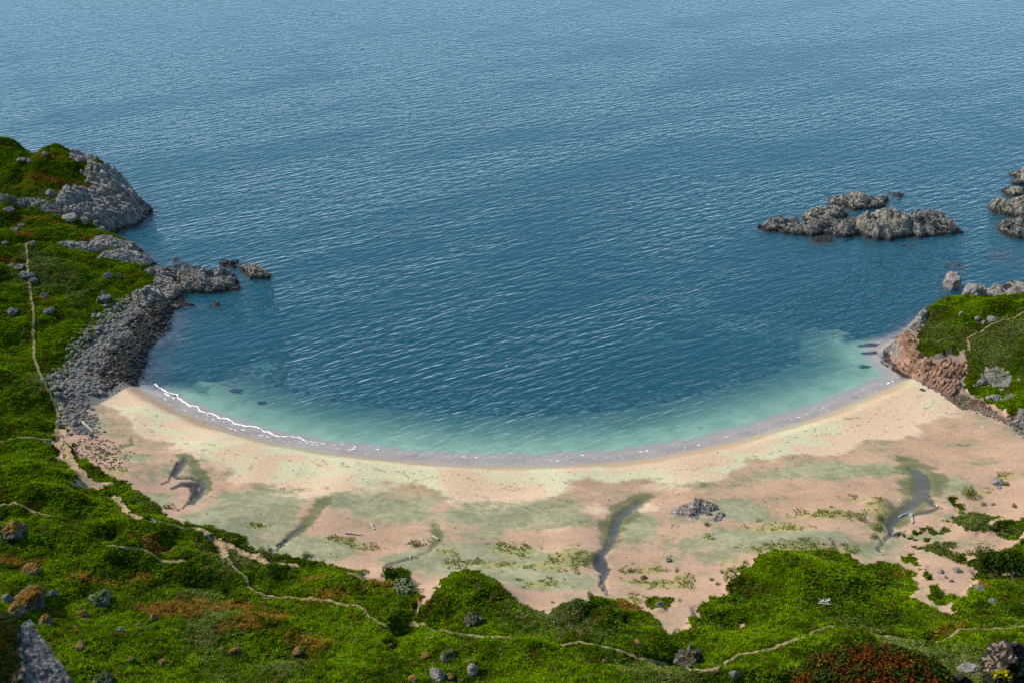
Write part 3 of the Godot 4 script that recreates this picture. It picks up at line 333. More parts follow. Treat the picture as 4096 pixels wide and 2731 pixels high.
const NEAR_BANK := [-49.2, 151.1, -71, -44.2, 151.5, -69, -38.2, 153.3, -57.3, -41.6, 155.7, -55.3]
const NEAR_LEDGE := [9.5, 196.4, -16.7, 8.3, 201.1, -16.8, 10.8, 202.3, -16.4, 9.8, 202.7, -16, 10, 203.3, -15.2]


var low_noise := FastNoiseLite.new()
var mid_noise := FastNoiseLite.new()
var fine_noise := FastNoiseLite.new()
var ridge_noise := FastNoiseLite.new()
var rng := RandomNumberGenerator.new()
var rows_a := []
var rows_b := []
var height_map: PackedFloat32Array
var shore_map: PackedFloat32Array
var turf_map: PackedFloat32Array
var mat_map: PackedFloat32Array
var heath_map: PackedFloat32Array
var dune_map: PackedFloat32Array
var wet_map: PackedFloat32Array
var sandy_map: PackedFloat32Array
var cliff_bed: PackedVector2Array
var peat_map: PackedFloat32Array
var cut_map: PackedFloat32Array
var path_map: PackedFloat32Array
var taken := {}
var materials := {}
var boulder_meshes := []

# ---------------------------------------------------------------- naming

func numbered(called: String) -> String:
	if not taken.has(called):
		taken[called] = 0
		return called
	taken[called] += 1
	return "%s_%03d" % [called, taken[called]]

func tag(o: Node, label: String, category: String, group := "") -> void:
	o.set_meta("label", label)
	o.set_meta("category", category)
	if group:
		o.set_meta("group", group)

func solid(mesh: Mesh, material: Material, called: String, parent: Node = null) -> MeshInstance3D:
	var o := MeshInstance3D.new()
	o.mesh = mesh
	o.material_override = material
	if parent == null:
		o.name = numbered(called)
		add_child(o)
	else:
		o.name = called
		parent.add_child(o, true)
	return o

func base_at(called: String, at: Vector3) -> Node3D:
	var o := Node3D.new()
	o.name = numbered(called)
	o.position = at
	add_child(o)
	return o

func structure(o: Node) -> Node:
	o.set_meta("kind", "structure")
	return o

func stuff(o: Node, label: String) -> Node:
	o.set_meta("kind", "stuff")
	o.set_meta("label", label)
	return o

# ---------------------------------------------------------------- small maths

func hash2(i: float, j: float) -> float:
	return fposmod(sin(i * 127.1 + j * 311.7) * 43758.5453, 1.0)

func plan(flat: Array) -> PackedVector2Array:
	var o := PackedVector2Array()
	for i in range(0, flat.size() - 1, 2):
		o.append(Vector2(flat[i], flat[i + 1]))
	return o

func inside_distance(p: Vector2, poly: PackedVector2Array) -> float:
	var best := 1e12
	var inside := false
	var n := poly.size()
	var a := poly[n - 1]
	for i in n:
		var b := poly[i]
		var e := b - a
		var w := p - a
		var t := clampf(w.dot(e) / maxf(e.length_squared(), 1e-6), 0.0, 1.0)
		best = minf(best, (w - e * t).length_squared())
		if (a.y > p.y) != (b.y > p.y) and p.x < a.x + (p.y - a.y) / (b.y - a.y) * e.x:
			inside = not inside
		a = b
	return sqrt(best) * (1.0 if inside else -1.0)

func sample(map: PackedFloat32Array, x: float, d: float) -> float:
	var fx := clampf((x - FX) / STEP, 0.0, NX - 1.001)
	var fd := clampf((d - FD) / STEP, 0.0, ND - 1.001)
	var i := int(fx)
	var j := int(fd)
	var u := fx - i
	var v := fd - j
	var k := j * NX + i
	return lerpf(lerpf(map[k], map[k + 1], u), lerpf(map[k + NX], map[k + NX + 1], u), v)

func ground(x: float, d: float) -> float:
	return sample(height_map, x, d)

func in_view(x: float, y: float, d: float, margin := 1.12) -> bool:
	var deep := d * cos(PITCH) + (CAMERA_AT.y - y) * sin(PITCH)
	var up := d * sin(PITCH) - (CAMERA_AT.y - y) * cos(PITCH)
	return deep > 1.0 and absf(x) < deep * tan(FOV / 2) * 1.5 * margin and absf(up) < deep * tan(FOV / 2) * margin

const PITCH := PI / 6.0
const FOV := PI / 5.0

# ---------------------------------------------------------------- terrain

func control_height(x: float, d: float) -> float:
	var a := 0.0
	var b := 0.0
	for i in range(0, CONTROL.size(), 3):
		var ex: float = x - CONTROL[i]
		var ed: float = d - CONTROL[i + 1]
		var r := ex * ex + ed * ed + 90.0
		var w := 1.0 / (r * r)
		a += w * CONTROL[i + 2]
		b += w
	var h := a / b
	for i in range(0, KNOLLS.size(), 5):
		var q := pow((x - KNOLLS[i]) / KNOLLS[i + 3], 2) + pow((d - KNOLLS[i + 1]) / KNOLLS[i + 4], 2)
		if q < 6.0:
			h += KNOLLS[i + 2] * exp(-q)
	return h

func coarse_row(j: int) -> void:
	var row := PackedFloat32Array()
	row.resize(CX * 6)
	var d := D0 + CELL * j
	for i in CX:
		var x := X0 + CELL * i
		var s := inside_distance(Vector2(x, d), coast)
		row[i] = s
		var sandy := smoothstep(-8.0, 22.0, shore_gap(Vector2(x, d), true)) if s < 0.0 else smoothstep(-4.0, 9.0, shore_gap(Vector2(x, d), false))
		row[CX * 5 + i] = sandy
		var flat := 0.048 * (s + 4.0) if s > -8.0 else -0.192 + 0.058 * (s + 8.0)
		if s > 0.0:
			flat = 0.192 + 0.07 * s
		flat = lerpf(-0.4 + ((0.2 if x < -120.0 and d < 422.0 else 0.5) * s if s < 0.0 else 0.35 * s), flat, sandy)
		var h := flat
		if s <= 0.0:
			if sandy > 0.5 and s < -16.0:
				h = -0.656 - 0.10 * (-s - 16.0)
			for k in range(0, SHOALS.size(), 5):
				var q := pow((x - SHOALS[k]) / SHOALS[k + 2], 2) + pow((d - SHOALS[k + 1]) / SHOALS[k + 3], 2)
				if q < 5.0:
					h = lerpf(h, maxf(h, SHOALS[k + 4]), exp(-q * q))
			h = maxf(h, -14.0)
		else:
			h = lerpf(flat, maxf(control_height(x, d), 0.3), smoothstep(0.0, lerpf(14.0 if x < 0.0 and d > 440.0 else 6.0, 9.0, sandy), s))
		row[CX + i] = h
		row[CX * 2 + i] = spots(GREY_MATS, x, d)
		row[CX * 3 + i] = spots(HEATH, x, d)
		row[CX * 4 + i] = spots(DUNE_GRASS, x, d)
	rows_a[j] = row

func shore_gap(p: Vector2, afloat: bool) -> float:
	# how much nearer the sandy shore is than the rocky one
	var sand := 1e12
	var rock := 1e12
	for i in coast.size() - 2:
		var a := coast[i]
		var e := coast[i + 1] - a
		var w := p - a
		var q := (w - e * clampf(w.dot(e) / e.length_squared(), 0.0, 1.0)).length_squared()
		if i >= FIRST_SAND - (2 if afloat else 1) and i < LAST_SAND + (5 if afloat else 0):
			sand = minf(sand, q)
		else:
			rock = minf(rock, q)
	return sqrt(rock) - sqrt(sand)

func spots(list: Array, x: float, d: float) -> float:
	var best := 0.0
	for k in range(0, list.size(), 4):
		var q := pow((x - list[k]) / list[k + 2], 2) + pow((d - list[k + 1]) / list[k + 3], 2)
		if q < 4.0:
			best = maxf(best, 1.3 - 0.8 * q)
	return best

func upsampled(part: int, source: Array, w: int, h: int) -> PackedFloat32Array:
	var flat := PackedFloat32Array()
	for j in h:
		flat.append_array(source[j].slice(w * part, w * (part + 1)))
	var im := Image.create_from_data(w, h, false, Image.FORMAT_RF, flat.to_byte_array())
	im.resize(NX, ND, Image.INTERPOLATE_CUBIC)
	return im.get_data().to_float32_array()

var coast: PackedVector2Array
var turf_polys := []
var bare_polys := []
var boulder_bed: PackedVector2Array

func turf_row(j: int) -> void:
	var w := CX * 2
	var row := PackedFloat32Array()
	row.resize(w)
	var d := D0 - 0.75 + 1.5 * j
	for i in w:
		var p := Vector2(X0 - 0.75 + 1.5 * i, d)
		var on := 0.0
		for poly in turf_polys:
			if Geometry2D.is_point_in_polygon(p, poly):
				on = 1.0
				break
		if on > 0.0:
			for poly in bare_polys:
				if Geometry2D.is_point_in_polygon(p, poly):
					on = 0.0
					break
		row[i] = on
	rows_b[j] = row

func stamp(map: PackedFloat32Array, line: Array, grow: float) -> void:
	for k in range(0, line.size() - 3, 3):
		var a := Vector3(line[k], line[k + 1], line[k + 2])
		var b := Vector3(line[k + 3], line[k + 4], line[k + 5])
		var n := int(Vector2(b.x - a.x, b.y - a.y).length() / 0.6) + 1
		for m in n + 1:
			var c := a.lerp(b, float(m) / n)
			var r := c.z * 0.5 * grow
			var reach := int(r * 1.6 / STEP) + 1
			var ci := int((c.x - FX) / STEP)
			var cj := int((c.y - FD) / STEP)
			for j in range(cj - reach, cj + reach + 1):
				for i in range(ci - reach, ci + reach + 1):
					if i < 0 or j < 0 or i >= NX or j >= ND:
						continue
					var q := Vector2(FX + i * STEP - c.x, FD + j * STEP - c.y).length() / maxf(r, 0.3)
					map[j * NX + i] = maxf(map[j * NX + i], clampf(1.6 - q, 0.0, 1.0))

func relief_row(j: int) -> void:
	var row := PackedFloat32Array()
	row.resize(NX)
	var d := FD + STEP * j
	for i in NX:
		var k := j * NX + i
		var x := FX + STEP * i
		var s := shore_map[k]
		var h := height_map[k]
		if s > 2.0:
			var t := smoothstep(0.35, 0.65, turf_map[k])
			var rise := smoothstep(2.0, 14.0, s)
			var lump := mid_noise.get_noise_2d(x, d) * 1.5 + fine_noise.get_noise_2d(x, d) * 0.5 + minf(absf(ridge_noise.get_noise_2d(x, d)), 0.35) * 5.0 - 0.9
			var sandy := mid_noise.get_noise_2d(x * 0.7, d) * 0.12 + fine_noise.get_noise_2d(x * 0.6, d * 1.6) * 0.05
			h += rise * lerpf(sandy, lump + 0.35, t)
			h -= (0.25 * wet_map[k] + 0.55 * smoothstep(0.25, 0.75, cut_map[k] + fine_noise.get_noise_2d(x, d) * 0.3)) * (1.0 - t)
		elif s < -3.0:
			h += fine_noise.get_noise_2d(x, d) * 0.06 * smoothstep(3.0, 10.0, -s)
		row[i] = h
	rows_a[j] = row

func slope_at(i: int, j: int) -> Vector3:
	var k := j * NX + i
	var gx := height_map[k + (1 if i < NX - 1 else 0)] - height_map[k - (1 if i > 0 else 0)]
	var gd := height_map[k + (NX if j < ND - 1 else 0)] - height_map[k - (NX if j > 0 else 0)]
	return Vector3(-gx, STEP * 2.0, gd).normalized()

func mixc(a: Vector3, b: Vector3, t: float) -> Vector3:
	return a.lerp(b, clampf(t, 0.0, 1.0))

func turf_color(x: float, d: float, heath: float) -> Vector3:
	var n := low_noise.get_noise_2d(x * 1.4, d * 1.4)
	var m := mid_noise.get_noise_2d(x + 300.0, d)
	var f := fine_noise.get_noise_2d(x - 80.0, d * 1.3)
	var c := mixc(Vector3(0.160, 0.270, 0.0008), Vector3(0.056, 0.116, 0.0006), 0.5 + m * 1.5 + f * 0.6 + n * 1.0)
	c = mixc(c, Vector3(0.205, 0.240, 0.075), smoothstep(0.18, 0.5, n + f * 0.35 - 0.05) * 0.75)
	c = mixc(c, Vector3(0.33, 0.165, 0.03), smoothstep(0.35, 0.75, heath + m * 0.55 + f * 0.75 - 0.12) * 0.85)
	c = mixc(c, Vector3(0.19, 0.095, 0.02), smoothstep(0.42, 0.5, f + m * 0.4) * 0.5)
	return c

func sand_color(x: float, d: float, s: float, grey: float, wet: float, dune: float, peat: float) -> Vector3:
	var n := low_noise.get_noise_2d(x * 1.2, d * 2.0)
	var m := mid_noise.get_noise_2d(x * 0.8, d * 1.5)
	var f := fine_noise.get_noise_2d(x * 0.8, d * 1.2)
	var cream := mixc(Vector3(0.64, 0.475, 0.335), Vector3(0.58, 0.57, 0.385), smoothstep(-0.15, 0.25, n * 0.9 + m * 0.6))
	var back := mixc(Vector3(0.50, 0.335, 0.235), Vector3(0.40, 0.275, 0.195), 0.5 + m * 0.9 + f * 0.4)
	var c := mixc(cream, back, smoothstep(23.0, 27.5, s + n * 22.0 + m * 5.0 + f * 1.5))
	var mats := smoothstep(0.02, 0.75, grey + n * 0.9 + m * 0.7 + f * 0.45)
	c = mixc(c, mixc(Vector3(0.35, 0.365, 0.235), Vector3(0.23, 0.255, 0.155), 0.5 + m + f * 0.8), mats * 0.9 * smoothstep(16.0, 28.0, s))
	c = mixc(c, mixc(Vector3(0.44, 0.35, 0.13), Vector3(0.25, 0.29, 0.09), 0.5 + f * 1.5), smoothstep(0.35, 0.8, dune + m * 0.6 + f * 0.5) * 0.65)
	# damp sand left by the last waves, with a ragged edge
	var damp := smoothstep(7.5, 3.5, s + n * 3.0 + m * 1.2)
	c = mixc(c, mixc(Vector3(0.42, 0.31, 0.21), Vector3(0.38, 0.35, 0.22), 0.5 + n * 2.0), damp)
	# wave-washed sand between the tide marks
	var washed := smoothstep(2.0, 0.0, s + m * 1.0 + n * 0.8)
	c = mixc(c, mixc(Vector3(0.36, 0.335, 0.325), Vector3(0.30, 0.28, 0.285), 0.5 + m * 1.5), washed)
	c = mixc(c, mixc(Vector3(0.20, 0.215, 0.115), Vector3(0.115, 0.13, 0.06), wet - 0.3 + m), smoothstep(0.42, 0.62, wet + m * 0.6 + f * 0.35) * 0.9)
	c = mixc(c, mixc(Vector3(0.035, 0.036, 0.038), Vector3(0.08, 0.08, 0.078), 0.5 + m + f), smoothstep(0.3, 0.7, peat + m * 0.35 + f * 0.3))
	# strand lines of dried weed
	for at in [14.0, 24.0]:
		var off: float = absf(s + low_noise.get_noise_2d(x * 2.2, at * 9.0) * 9.0 + m * 1.5 - at)
		c = mixc(c, Vector3(0.25, 0.20, 0.12), smoothstep(0.55, 0.1, off) * smoothstep(0.05, 0.35, f + m * 0.4) * 0.7)
	return c

func bed_color(x: float, d: float, s: float, sandy: float) -> Vector3:
	var n := low_noise.get_noise_2d(x * 1.6, d * 1.6)
	var m := mid_noise.get_noise_2d(x, d)
	var f := fine_noise.get_noise_2d(x, d)
	var c := mixc(Vector3(0.36, 0.345, 0.34), mixc(Vector3(0.29, 0.50, 0.385), Vector3(0.22, 0.40, 0.30), 0.5 + m), smoothstep(-6.2, -8.6, s + m * 1.6))
	c = mixc(c, Vector3(0.17, 0.36, 0.25), smoothstep(-0.3, 0.4, n + m * 0.4) * smoothstep(-15.0, -24.0, s) * 0.8)
	c = mixc(mixc(Vector3(0.10, 0.07, 0.11), Vector3(0.20, 0.15, 0.20), 0.5 + m + f), c, smoothstep(0.15, 0.75, sandy + m * 0.5 + f * 0.3))
	if s < -34.0 and sandy > 0.3:
		c = mixc(Vector3(0.05, 0.11, 0.12), Vector3(0.30, 0.62, 0.52), smoothstep(0.0, 0.4, f + m * 0.6))
	var weed := 0.0
	for k in range(0, KELP.size(), 4):
		var q := pow((x - KELP[k]) / KELP[k + 2], 2) + pow((d - KELP[k + 1]) / KELP[k + 3], 2)
		if q < 3.0:
			weed = maxf(weed, 1.25 - q)
	return mixc(c, mixc(Vector3(0.055, 0.03, 0.05), Vector3(0.03, 0.05, 0.06), 0.5 + m), smoothstep(0.2, 0.5, weed + (m * 0.7 + f * 0.6) * (1.0 if weed > 0.0 else 0.55) - (0.0 if weed > 0.0 else 0.15)))

var made_rows := []

func paint_row(j: int) -> void:
	# per vertex: class (0 none, 1 turf, 2 sand, 3 sea bed) and colour
	var out := PackedFloat32Array()
	out.resize(NX * 4)
	var d := FD + STEP * j
	for i in NX:
		var k := j * NX + i
		var x := FX + STEP * i
		var h := height_map[k]
		var s := shore_map[k]
		if h < -7.5 or not in_view(x, h, d, 1.25):
			continue
		var c: Vector3
		var kind := 2
		var ragged := mid_noise.get_noise_2d(x * 1.9, d * 1.9) * 0.26 + fine_noise.get_noise_2d(x * 1.5, d * 1.5) * 0.18
		if s < -3.2 or (s < 0.0 and sandy_map[k] < 0.5):
			kind = 3
			c = bed_color(x, d, s, sandy_map[k])
		elif sample(turf_map, x + 2.6 * mid_noise.get_noise_2d(x * 1.7 + 9.0, d * 1.7), d + 2.6 * mid_noise.get_noise_2d(x * 1.7, d * 1.7 + 60.0)) + ragged > 0.5 and s > 1.5:
			kind = 1
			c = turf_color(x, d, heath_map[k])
		else:
			c = sand_color(x, d, s, mat_map[k], wet_map[k], dune_map[k], peat_map[k])
			if Geometry2D.is_point_in_polygon(Vector2(x, d), boulder_bed):
				c = mixc(Vector3(0.10, 0.095, 0.085), Vector3(0.2, 0.17, 0.13), 0.5 + mid_noise.get_noise_2d(x, d))
			elif Geometry2D.is_point_in_polygon(Vector2(x, d), cliff_bed):
				c = mixc(Vector3(0.38, 0.24, 0.17), Vector3(0.16, 0.15, 0.14), 0.5 + 1.4 * mid_noise.get_noise_2d(x, d))
			elif x > 150.0 and d > 336.0 and h > 5.5:
				c = mixc(Vector3(0.33, 0.23, 0.17), Vector3(0.14, 0.135, 0.12), 0.5 + 1.4 * mid_noise.get_noise_2d(x, d))
			elif sandy_map[k] < 0.5 and s < 30.0 and (x < 0.0 or d > 378.0):
				c = mixc(Vector3(0.05, 0.048, 0.045), Vector3(0.17, 0.165, 0.16), smoothstep(0.0, 3.0, h + 2.0 * mid_noise.get_noise_2d(x, d)))
		out[i * 4] = kind
		out[i * 4 + 1] = c.x
		out[i * 4 + 2] = c.y
		out[i * 4 + 3] = c.z
	made_rows[j] = out

func build_surface(kind: int) -> ArrayMesh:
	var index := PackedInt32Array()
	index.resize(NX * ND)
	index.fill(-1)
	var v := PackedVector3Array()
	var n := PackedVector3Array()
	var c := PackedColorArray()
	var f := PackedInt32Array()
	for j in ND - 1:
		var r0: PackedFloat32Array = made_rows[j]
		var r1: PackedFloat32Array = made_rows[j + 1]
		for i in NX - 1:
			var a := int(r0[i * 4])
			if a == 0:
				continue
			var b := int(r0[i * 4 + 4])
			var e := int(r1[i * 4])
			var g := int(r1[i * 4 + 4])
			if b == 0 or e == 0 or g == 0 or a != kind:
				continue
			for q in 4:
				var ii := i + (q & 1)
				var jj := j + (q >> 1)
				var k := jj * NX + ii
				if index[k] < 0:
					index[k] = v.size()
					v.append(Vector3(FX + STEP * ii, height_map[k], -(FD + STEP * jj)))
					n.append(slope_at(ii, jj))
					var r: PackedFloat32Array = r0 if jj == j else r1
					var m := ii * 4
					if int(r[m]) != kind:
						m = i * 4
						r = r0
					c.append(Color(r[m + 1], r[m + 2], r[m + 3]))
			var p := index[j * NX + i]
			var o := index[j * NX + i + 1]
			var w := index[(j + 1) * NX + i]
			var z := index[(j + 1) * NX + i + 1]
			f.append_array([p, w, o, o, w, z])
	return mesh_of(v, f, n, c)

func mesh_of(v: PackedVector3Array, f: PackedInt32Array, n: PackedVector3Array, c: PackedColorArray) -> ArrayMesh:
	var arrays := []
	arrays.resize(Mesh.ARRAY_MAX)
	arrays[Mesh.ARRAY_VERTEX] = v
	arrays[Mesh.ARRAY_INDEX] = f
	if n.size():
		arrays[Mesh.ARRAY_NORMAL] = n
	if c.size():
		arrays[Mesh.ARRAY_COLOR] = c
	var m := ArrayMesh.new()
	m.add_surface_from_arrays(Mesh.PRIMITIVE_TRIANGLES, arrays)
	return m

func in_threads(job: Callable, n: int) -> void:
	WorkerThreadPool.wait_for_group_task_completion(WorkerThreadPool.add_group_task(job, n))

func lay_terrain() -> void:
	coast = plan(COAST)
	for p in TURF:
		turf_polys.append(plan(p))
	for p in BARE:
		bare_polys.append(plan(p))
	boulder_bed = plan(BOULDER_BED)
	rows_a.resize(CD)
	in_threads(coarse_row, CD)
	shore_map = upsampled(0, rows_a, CX, CD)
	height_map = upsampled(1, rows_a, CX, CD)
	mat_map = upsampled(2, rows_a, CX, CD)
	heath_map = upsampled(3, rows_a, CX, CD)
	dune_map = upsampled(4, rows_a, CX, CD)
	sandy_map = upsampled(5, rows_a, CX, CD)
	cliff_bed = plan(CLIFF_BED)
	rows_b.resize(CD * 2)
	in_threads(turf_row, CD * 2)
	turf_map = upsampled(0, rows_b, CX * 2, CD * 2)
	var wet := PackedFloat32Array()
	wet.resize(NX * ND)
	wet_map = wet
	cut_map = PackedFloat32Array()
	cut_map.resize(NX * ND)
	for line in STREAMS:
		stamp(wet_map, line, 1.25)
		if line.size() > 27 or line[0] > 100.0:
			stamp(cut_map, line, 1.05)
	for line in DAMP:
		stamp(wet_map, line, 1.3)
	peat_map = PackedFloat32Array()
	peat_map.resize(NX * ND)
	for line in PEAT:
		stamp(peat_map, line, 1.0)
	path_map = PackedFloat32Array()
	path_map.resize(NX * ND)
	for line in PATHS:
		var wide := []
		for k in range(0, line.size(), 2):
			wide.append_array([line[k], line[k + 1], 1.5 if PATHS.find(line) < 12 else 2.6])
		stamp(path_map, wide, 1.0)
	rows_a = []
	rows_a.resize(ND)
	in_threads(relief_row, ND)
	var all := PackedFloat32Array()
	for r in rows_a:
		all.append_array(r)
	height_map = all
	made_rows.resize(ND)
	in_threads(paint_row, ND)
	structure(solid(build_surface(2), materials.sand, "beach_sand"))
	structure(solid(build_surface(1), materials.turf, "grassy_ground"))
	structure(solid(build_surface(3), materials.bed, "seabed"))
	# the steep mountainside between the camera and the foot of the slope
	var v := PackedVector3Array()
	var f := PackedInt32Array()
	var c := PackedColorArray()
	var w := 108
	var h := 50
	for j in h:
		for i in w:
			var x := -232.0 + 4.0 * i
			var d := -44.0 + 4.0 * j
			var y := control_height(x, d) - 0.6 - 3.0 * smoothstep(140.0, 152.0, d)
			y += 27.0 * exp(-(pow((x + 45.0) / 13.0, 2) + pow((d - 62.0) / 13.0, 2)))
			v.append(Vector3(x, y, -d))
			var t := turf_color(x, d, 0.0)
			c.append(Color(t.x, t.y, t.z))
	for j in h - 1:
		for i in w - 1:
			var k := j * w + i
			f.append_array([k, k + w, k + 1, k + 1, k + w, k + w + 1])
	structure(solid(mesh_of(v, f, PackedVector3Array(), c), materials.turf, "mountainside"))
	var deep := PlaneMesh.new()
	deep.size = Vector2(4200, 4200)
	var bed := solid(deep, materials.deep_bed, "deep_seabed")
	bed.position = Vector3(0, -16.0, -2200)
	structure(bed)

# ---------------------------------------------------------------- ribbons: paths, streams, foam

func ribbon(line: Array, stride: int, width: float, lift: float, jitter: float, tint: Vector3, vary: float) -> ArrayMesh:
	var pts := []
	for k in range(0, line.size(), stride):
		pts.append(Vector3(line[k], line[k + 1], line[k + 2] if stride == 3 else width))
	var curve := Curve2D.new()
	for k in pts.size():
		var t: Vector3 = (pts[mini(k + 1, pts.size() - 1)] - pts[maxi(k - 1, 0)]) / 6.0
		curve.add_point(Vector2(pts[k].x, pts[k].y), Vector2(-t.x, -t.y), Vector2(t.x, t.y))
	var long := curve.get_baked_length()
	var n := int(long / 0.6) + 2
	var v := PackedVector3Array()
	var c := PackedColorArray()
	var f := PackedInt32Array()
	var across := 4
	for k in n:
		var at := long * k / (n - 1)
		var p := curve.sample_baked(at)
		var q := curve.sample_baked(minf(at + 0.4, long)) - curve.sample_baked(maxf(at - 0.4, 0.0))
		var side := Vector2(-q.y, q.x).normalized()
		var share := float(k) / (n - 1) * (pts.size() - 1)
		var w: float = lerpf(pts[int(share)].z, pts[mini(int(share) + 1, pts.size() - 1)].z, share - int(share))
		for m in across:
			var e := (float(m) / (across - 1) - 0.5) * w
			var wob := fine_noise.get_noise_2d(p.x * 2.0 + m * 37.0, p.y * 2.0) * jitter
			var s := p + side * (e + wob)
			v.append(Vector3(s.x, ground(s.x, s.y) + lift, -s.y))
			var g := 1.0 + vary * fine_noise.get_noise_2d(s.x * 3.0, s.y * 3.0)
			c.append(Color(tint.x * g, tint.y * g, tint.z * g))
		if k:
			for m in across - 1:
				var a := (k - 1) * across + m
				f.append_array([a, a + 1, a + across, a + 1, a + across + 1, a + across])
	var st := SurfaceTool.new()
	st.create_from(mesh_of(v, f, PackedVector3Array(), c), 0)
	st.generate_normals()
	return st.commit()

func lay_ribbons() -> void:
	for k in PATHS.size():
		var o := solid(ribbon(PATHS[k], 2, [0.95, 0.8, 0.8, 0.8, 0.7, 0.95, 0.75, 0.7, 0.6, 0.8, 0.5, 0.5, 2.6, 1.8, 1.5, 1.8, 1.8][k] + 0.08, 0.17, 0.35 if k < 12 else 0.9, Vector3(0.23, 0.195, 0.095) if k < 12 else Vector3(0.40, 0.285, 0.165), 0.9 if k < 12 else 0.4), materials.sand, "footpath")
		structure(o)
	for k in STREAMS.size():
		var o := solid(ribbon(STREAMS[k], 3, 1.0, 0.05, 0.5, Vector3.ONE, 0.0), materials.brook, "stream")
		structure(o)
	# white water along the swash line, heaviest at the left end of the beach
	var shore := plan(COAST).slice(FIRST_SAND, LAST_SAND + 1)
	var curve := Curve2D.new()
	for k in shore.size():
		var t := (shore[mini(k + 1, shore.size() - 1)] - shore[maxi(k - 1, 0)]) / 6.0
		curve.add_point(shore[k], -t, t)
	var long := curve.get_baked_length()
	var st := SurfaceTool.new()
	st.begin(Mesh.PRIMITIVE_TRIANGLES)
	for band in 3:
		var last := []
		var at := 0.0
		while at < long:
			var p := curve.sample_baked(at)
			var q := curve.sample_baked(minf(at + 0.5, long)) - curve.sample_baked(maxf(at - 0.5, 0.0))
			var out := Vector2(-q.y, q.x).normalized()
			if out.y < 0.0:
				out = -out
			var share := at / long
			var strong: float = smoothstep(0.36, 0.14, share) * [1.0, 0.25, 0.1][band] + [0.0, 0.06, 0.0][band]
			var keep := strong - 0.28 + 0.55 * mid_noise.get_noise_2d(at * 1.3, band * 90.0) + 0.7 * fine_noise.get_noise_2d(at * 1.4, band * 50.0)
			var off: float = [4.6, 3.0, 0.9][band] + 2.2 * mid_noise.get_noise_2d(at * 1.2, 7.0 + band * 31.0) + 0.5 * fine_noise.get_noise_2d(at, 3.0)
			var half := clampf(keep * 0.6, 0.0, 0.34) * (1.0 + fine_noise.get_noise_2d(at * 4.0, band * 11.0))
			var rim := []
			for e in [-half, half]:
				var g: Vector2 = p + out * (off + e)
				rim.append(Vector3(g.x, maxf(ground(g.x, g.y), 0.0) + 0.07, -g.y))
			if last and keep > 0.0:
				for v in [last[0], last[1], rim[0], rim[0], last[1], rim[1]]:
					st.set_normal(Vector3.UP)
					st.add_vertex(v)
			last = rim
			at += 0.25
	stuff(solid(st.commit(), materials.foam, "sea_foam"), "white foam of small waves along the water's edge")

# ---------------------------------------------------------------- rocks

func sphere_dirs(sub: int) -> Array:
	var box := SphereMesh.new()
	box.radial_segments = sub * 2
	box.rings = sub
	box.radius = 1.0
	box.height = 2.0
	return box.surface_get_arrays(0)

func boulder_mesh(seed_: int, detail: int, planes: int, look: Dictionary) -> ArrayMesh:
	# a block bounded by random fracture planes; its widest radius is 1
	var r := RandomNumberGenerator.new()
	r.seed = seed_
	var arrays := sphere_dirs(detail)
	var src: PackedVector3Array = arrays[Mesh.ARRAY_VERTEX]
	var cuts := []
	for k in planes:
		var nrm := Vector3(r.randf_range(-1, 1), r.randf_range(-0.6, 1), r.randf_range(-1, 1)).normalized()
		cuts.append([nrm, r.randf_range(0.62, 0.95)])
	var v := PackedVector3Array()
	var c := PackedColorArray()
	var shift := seed_ * 17.0
	var cap: float = look.get("cap", 0.0)
	var crag: float = look.get("crag", 0.13)
	for p in src:
		var q := p.normalized()
		var rad := 1.0
		for cut in cuts:
			var along: float = q.dot(cut[0])
			if along > 0.05:
				rad = minf(rad, cut[1] / along)
		rad *= 1.0 + crag * fine_noise.get_noise_3d(q.x * 6.0 + shift, q.y * 6.0, q.z * 6.0) + crag * 0.7 * fine_noise.get_noise_3d(q.x * 16.0 + shift, q.y * 16.0, q.z * 16.0)
		v.append(q * rad)
		c.append(rock_tint(q * 4.0 + Vector3(shift, 0, 0), look, cap * smoothstep(0.35, 0.75, q.y + 0.3 * fine_noise.get_noise_3d(q.x * 9.0, q.y * 9.0 + shift, q.z * 9.0))))
	return mesh_of(v, arrays[Mesh.ARRAY_INDEX], PackedVector3Array(), c)

func rock_tint(p: Vector3, look: Dictionary, moss: float) -> Color:
	var a := fine_noise.get_noise_3d(p.x * 1.3, p.y * 1.3, p.z * 1.3)
	var b := fine_noise.get_noise_3d(p.x * 4.0 + 50.0, p.y * 4.0, p.z * 4.0)
	var base: Vector3 = look.base
	var c := base * (1.0 + 0.55 * a + 0.5 * b)
	c = mixc(c, look.lichen, smoothstep(0.22, 0.34, b + a * 0.5) * float(look.get("lichen_share", 0.5)))
	c = mixc(c, Vector3(0.34, 0.15, 0.05), smoothstep(0.42, 0.5, a - b * 0.4) * float(look.get("rust", 0.3)))
	c = mixc(c, look.get("moss", Vector3(0.20, 0.11, 0.02)) * (1.0 + 0.8 * b), moss)
	return Color(c.x, c.y, c.z)

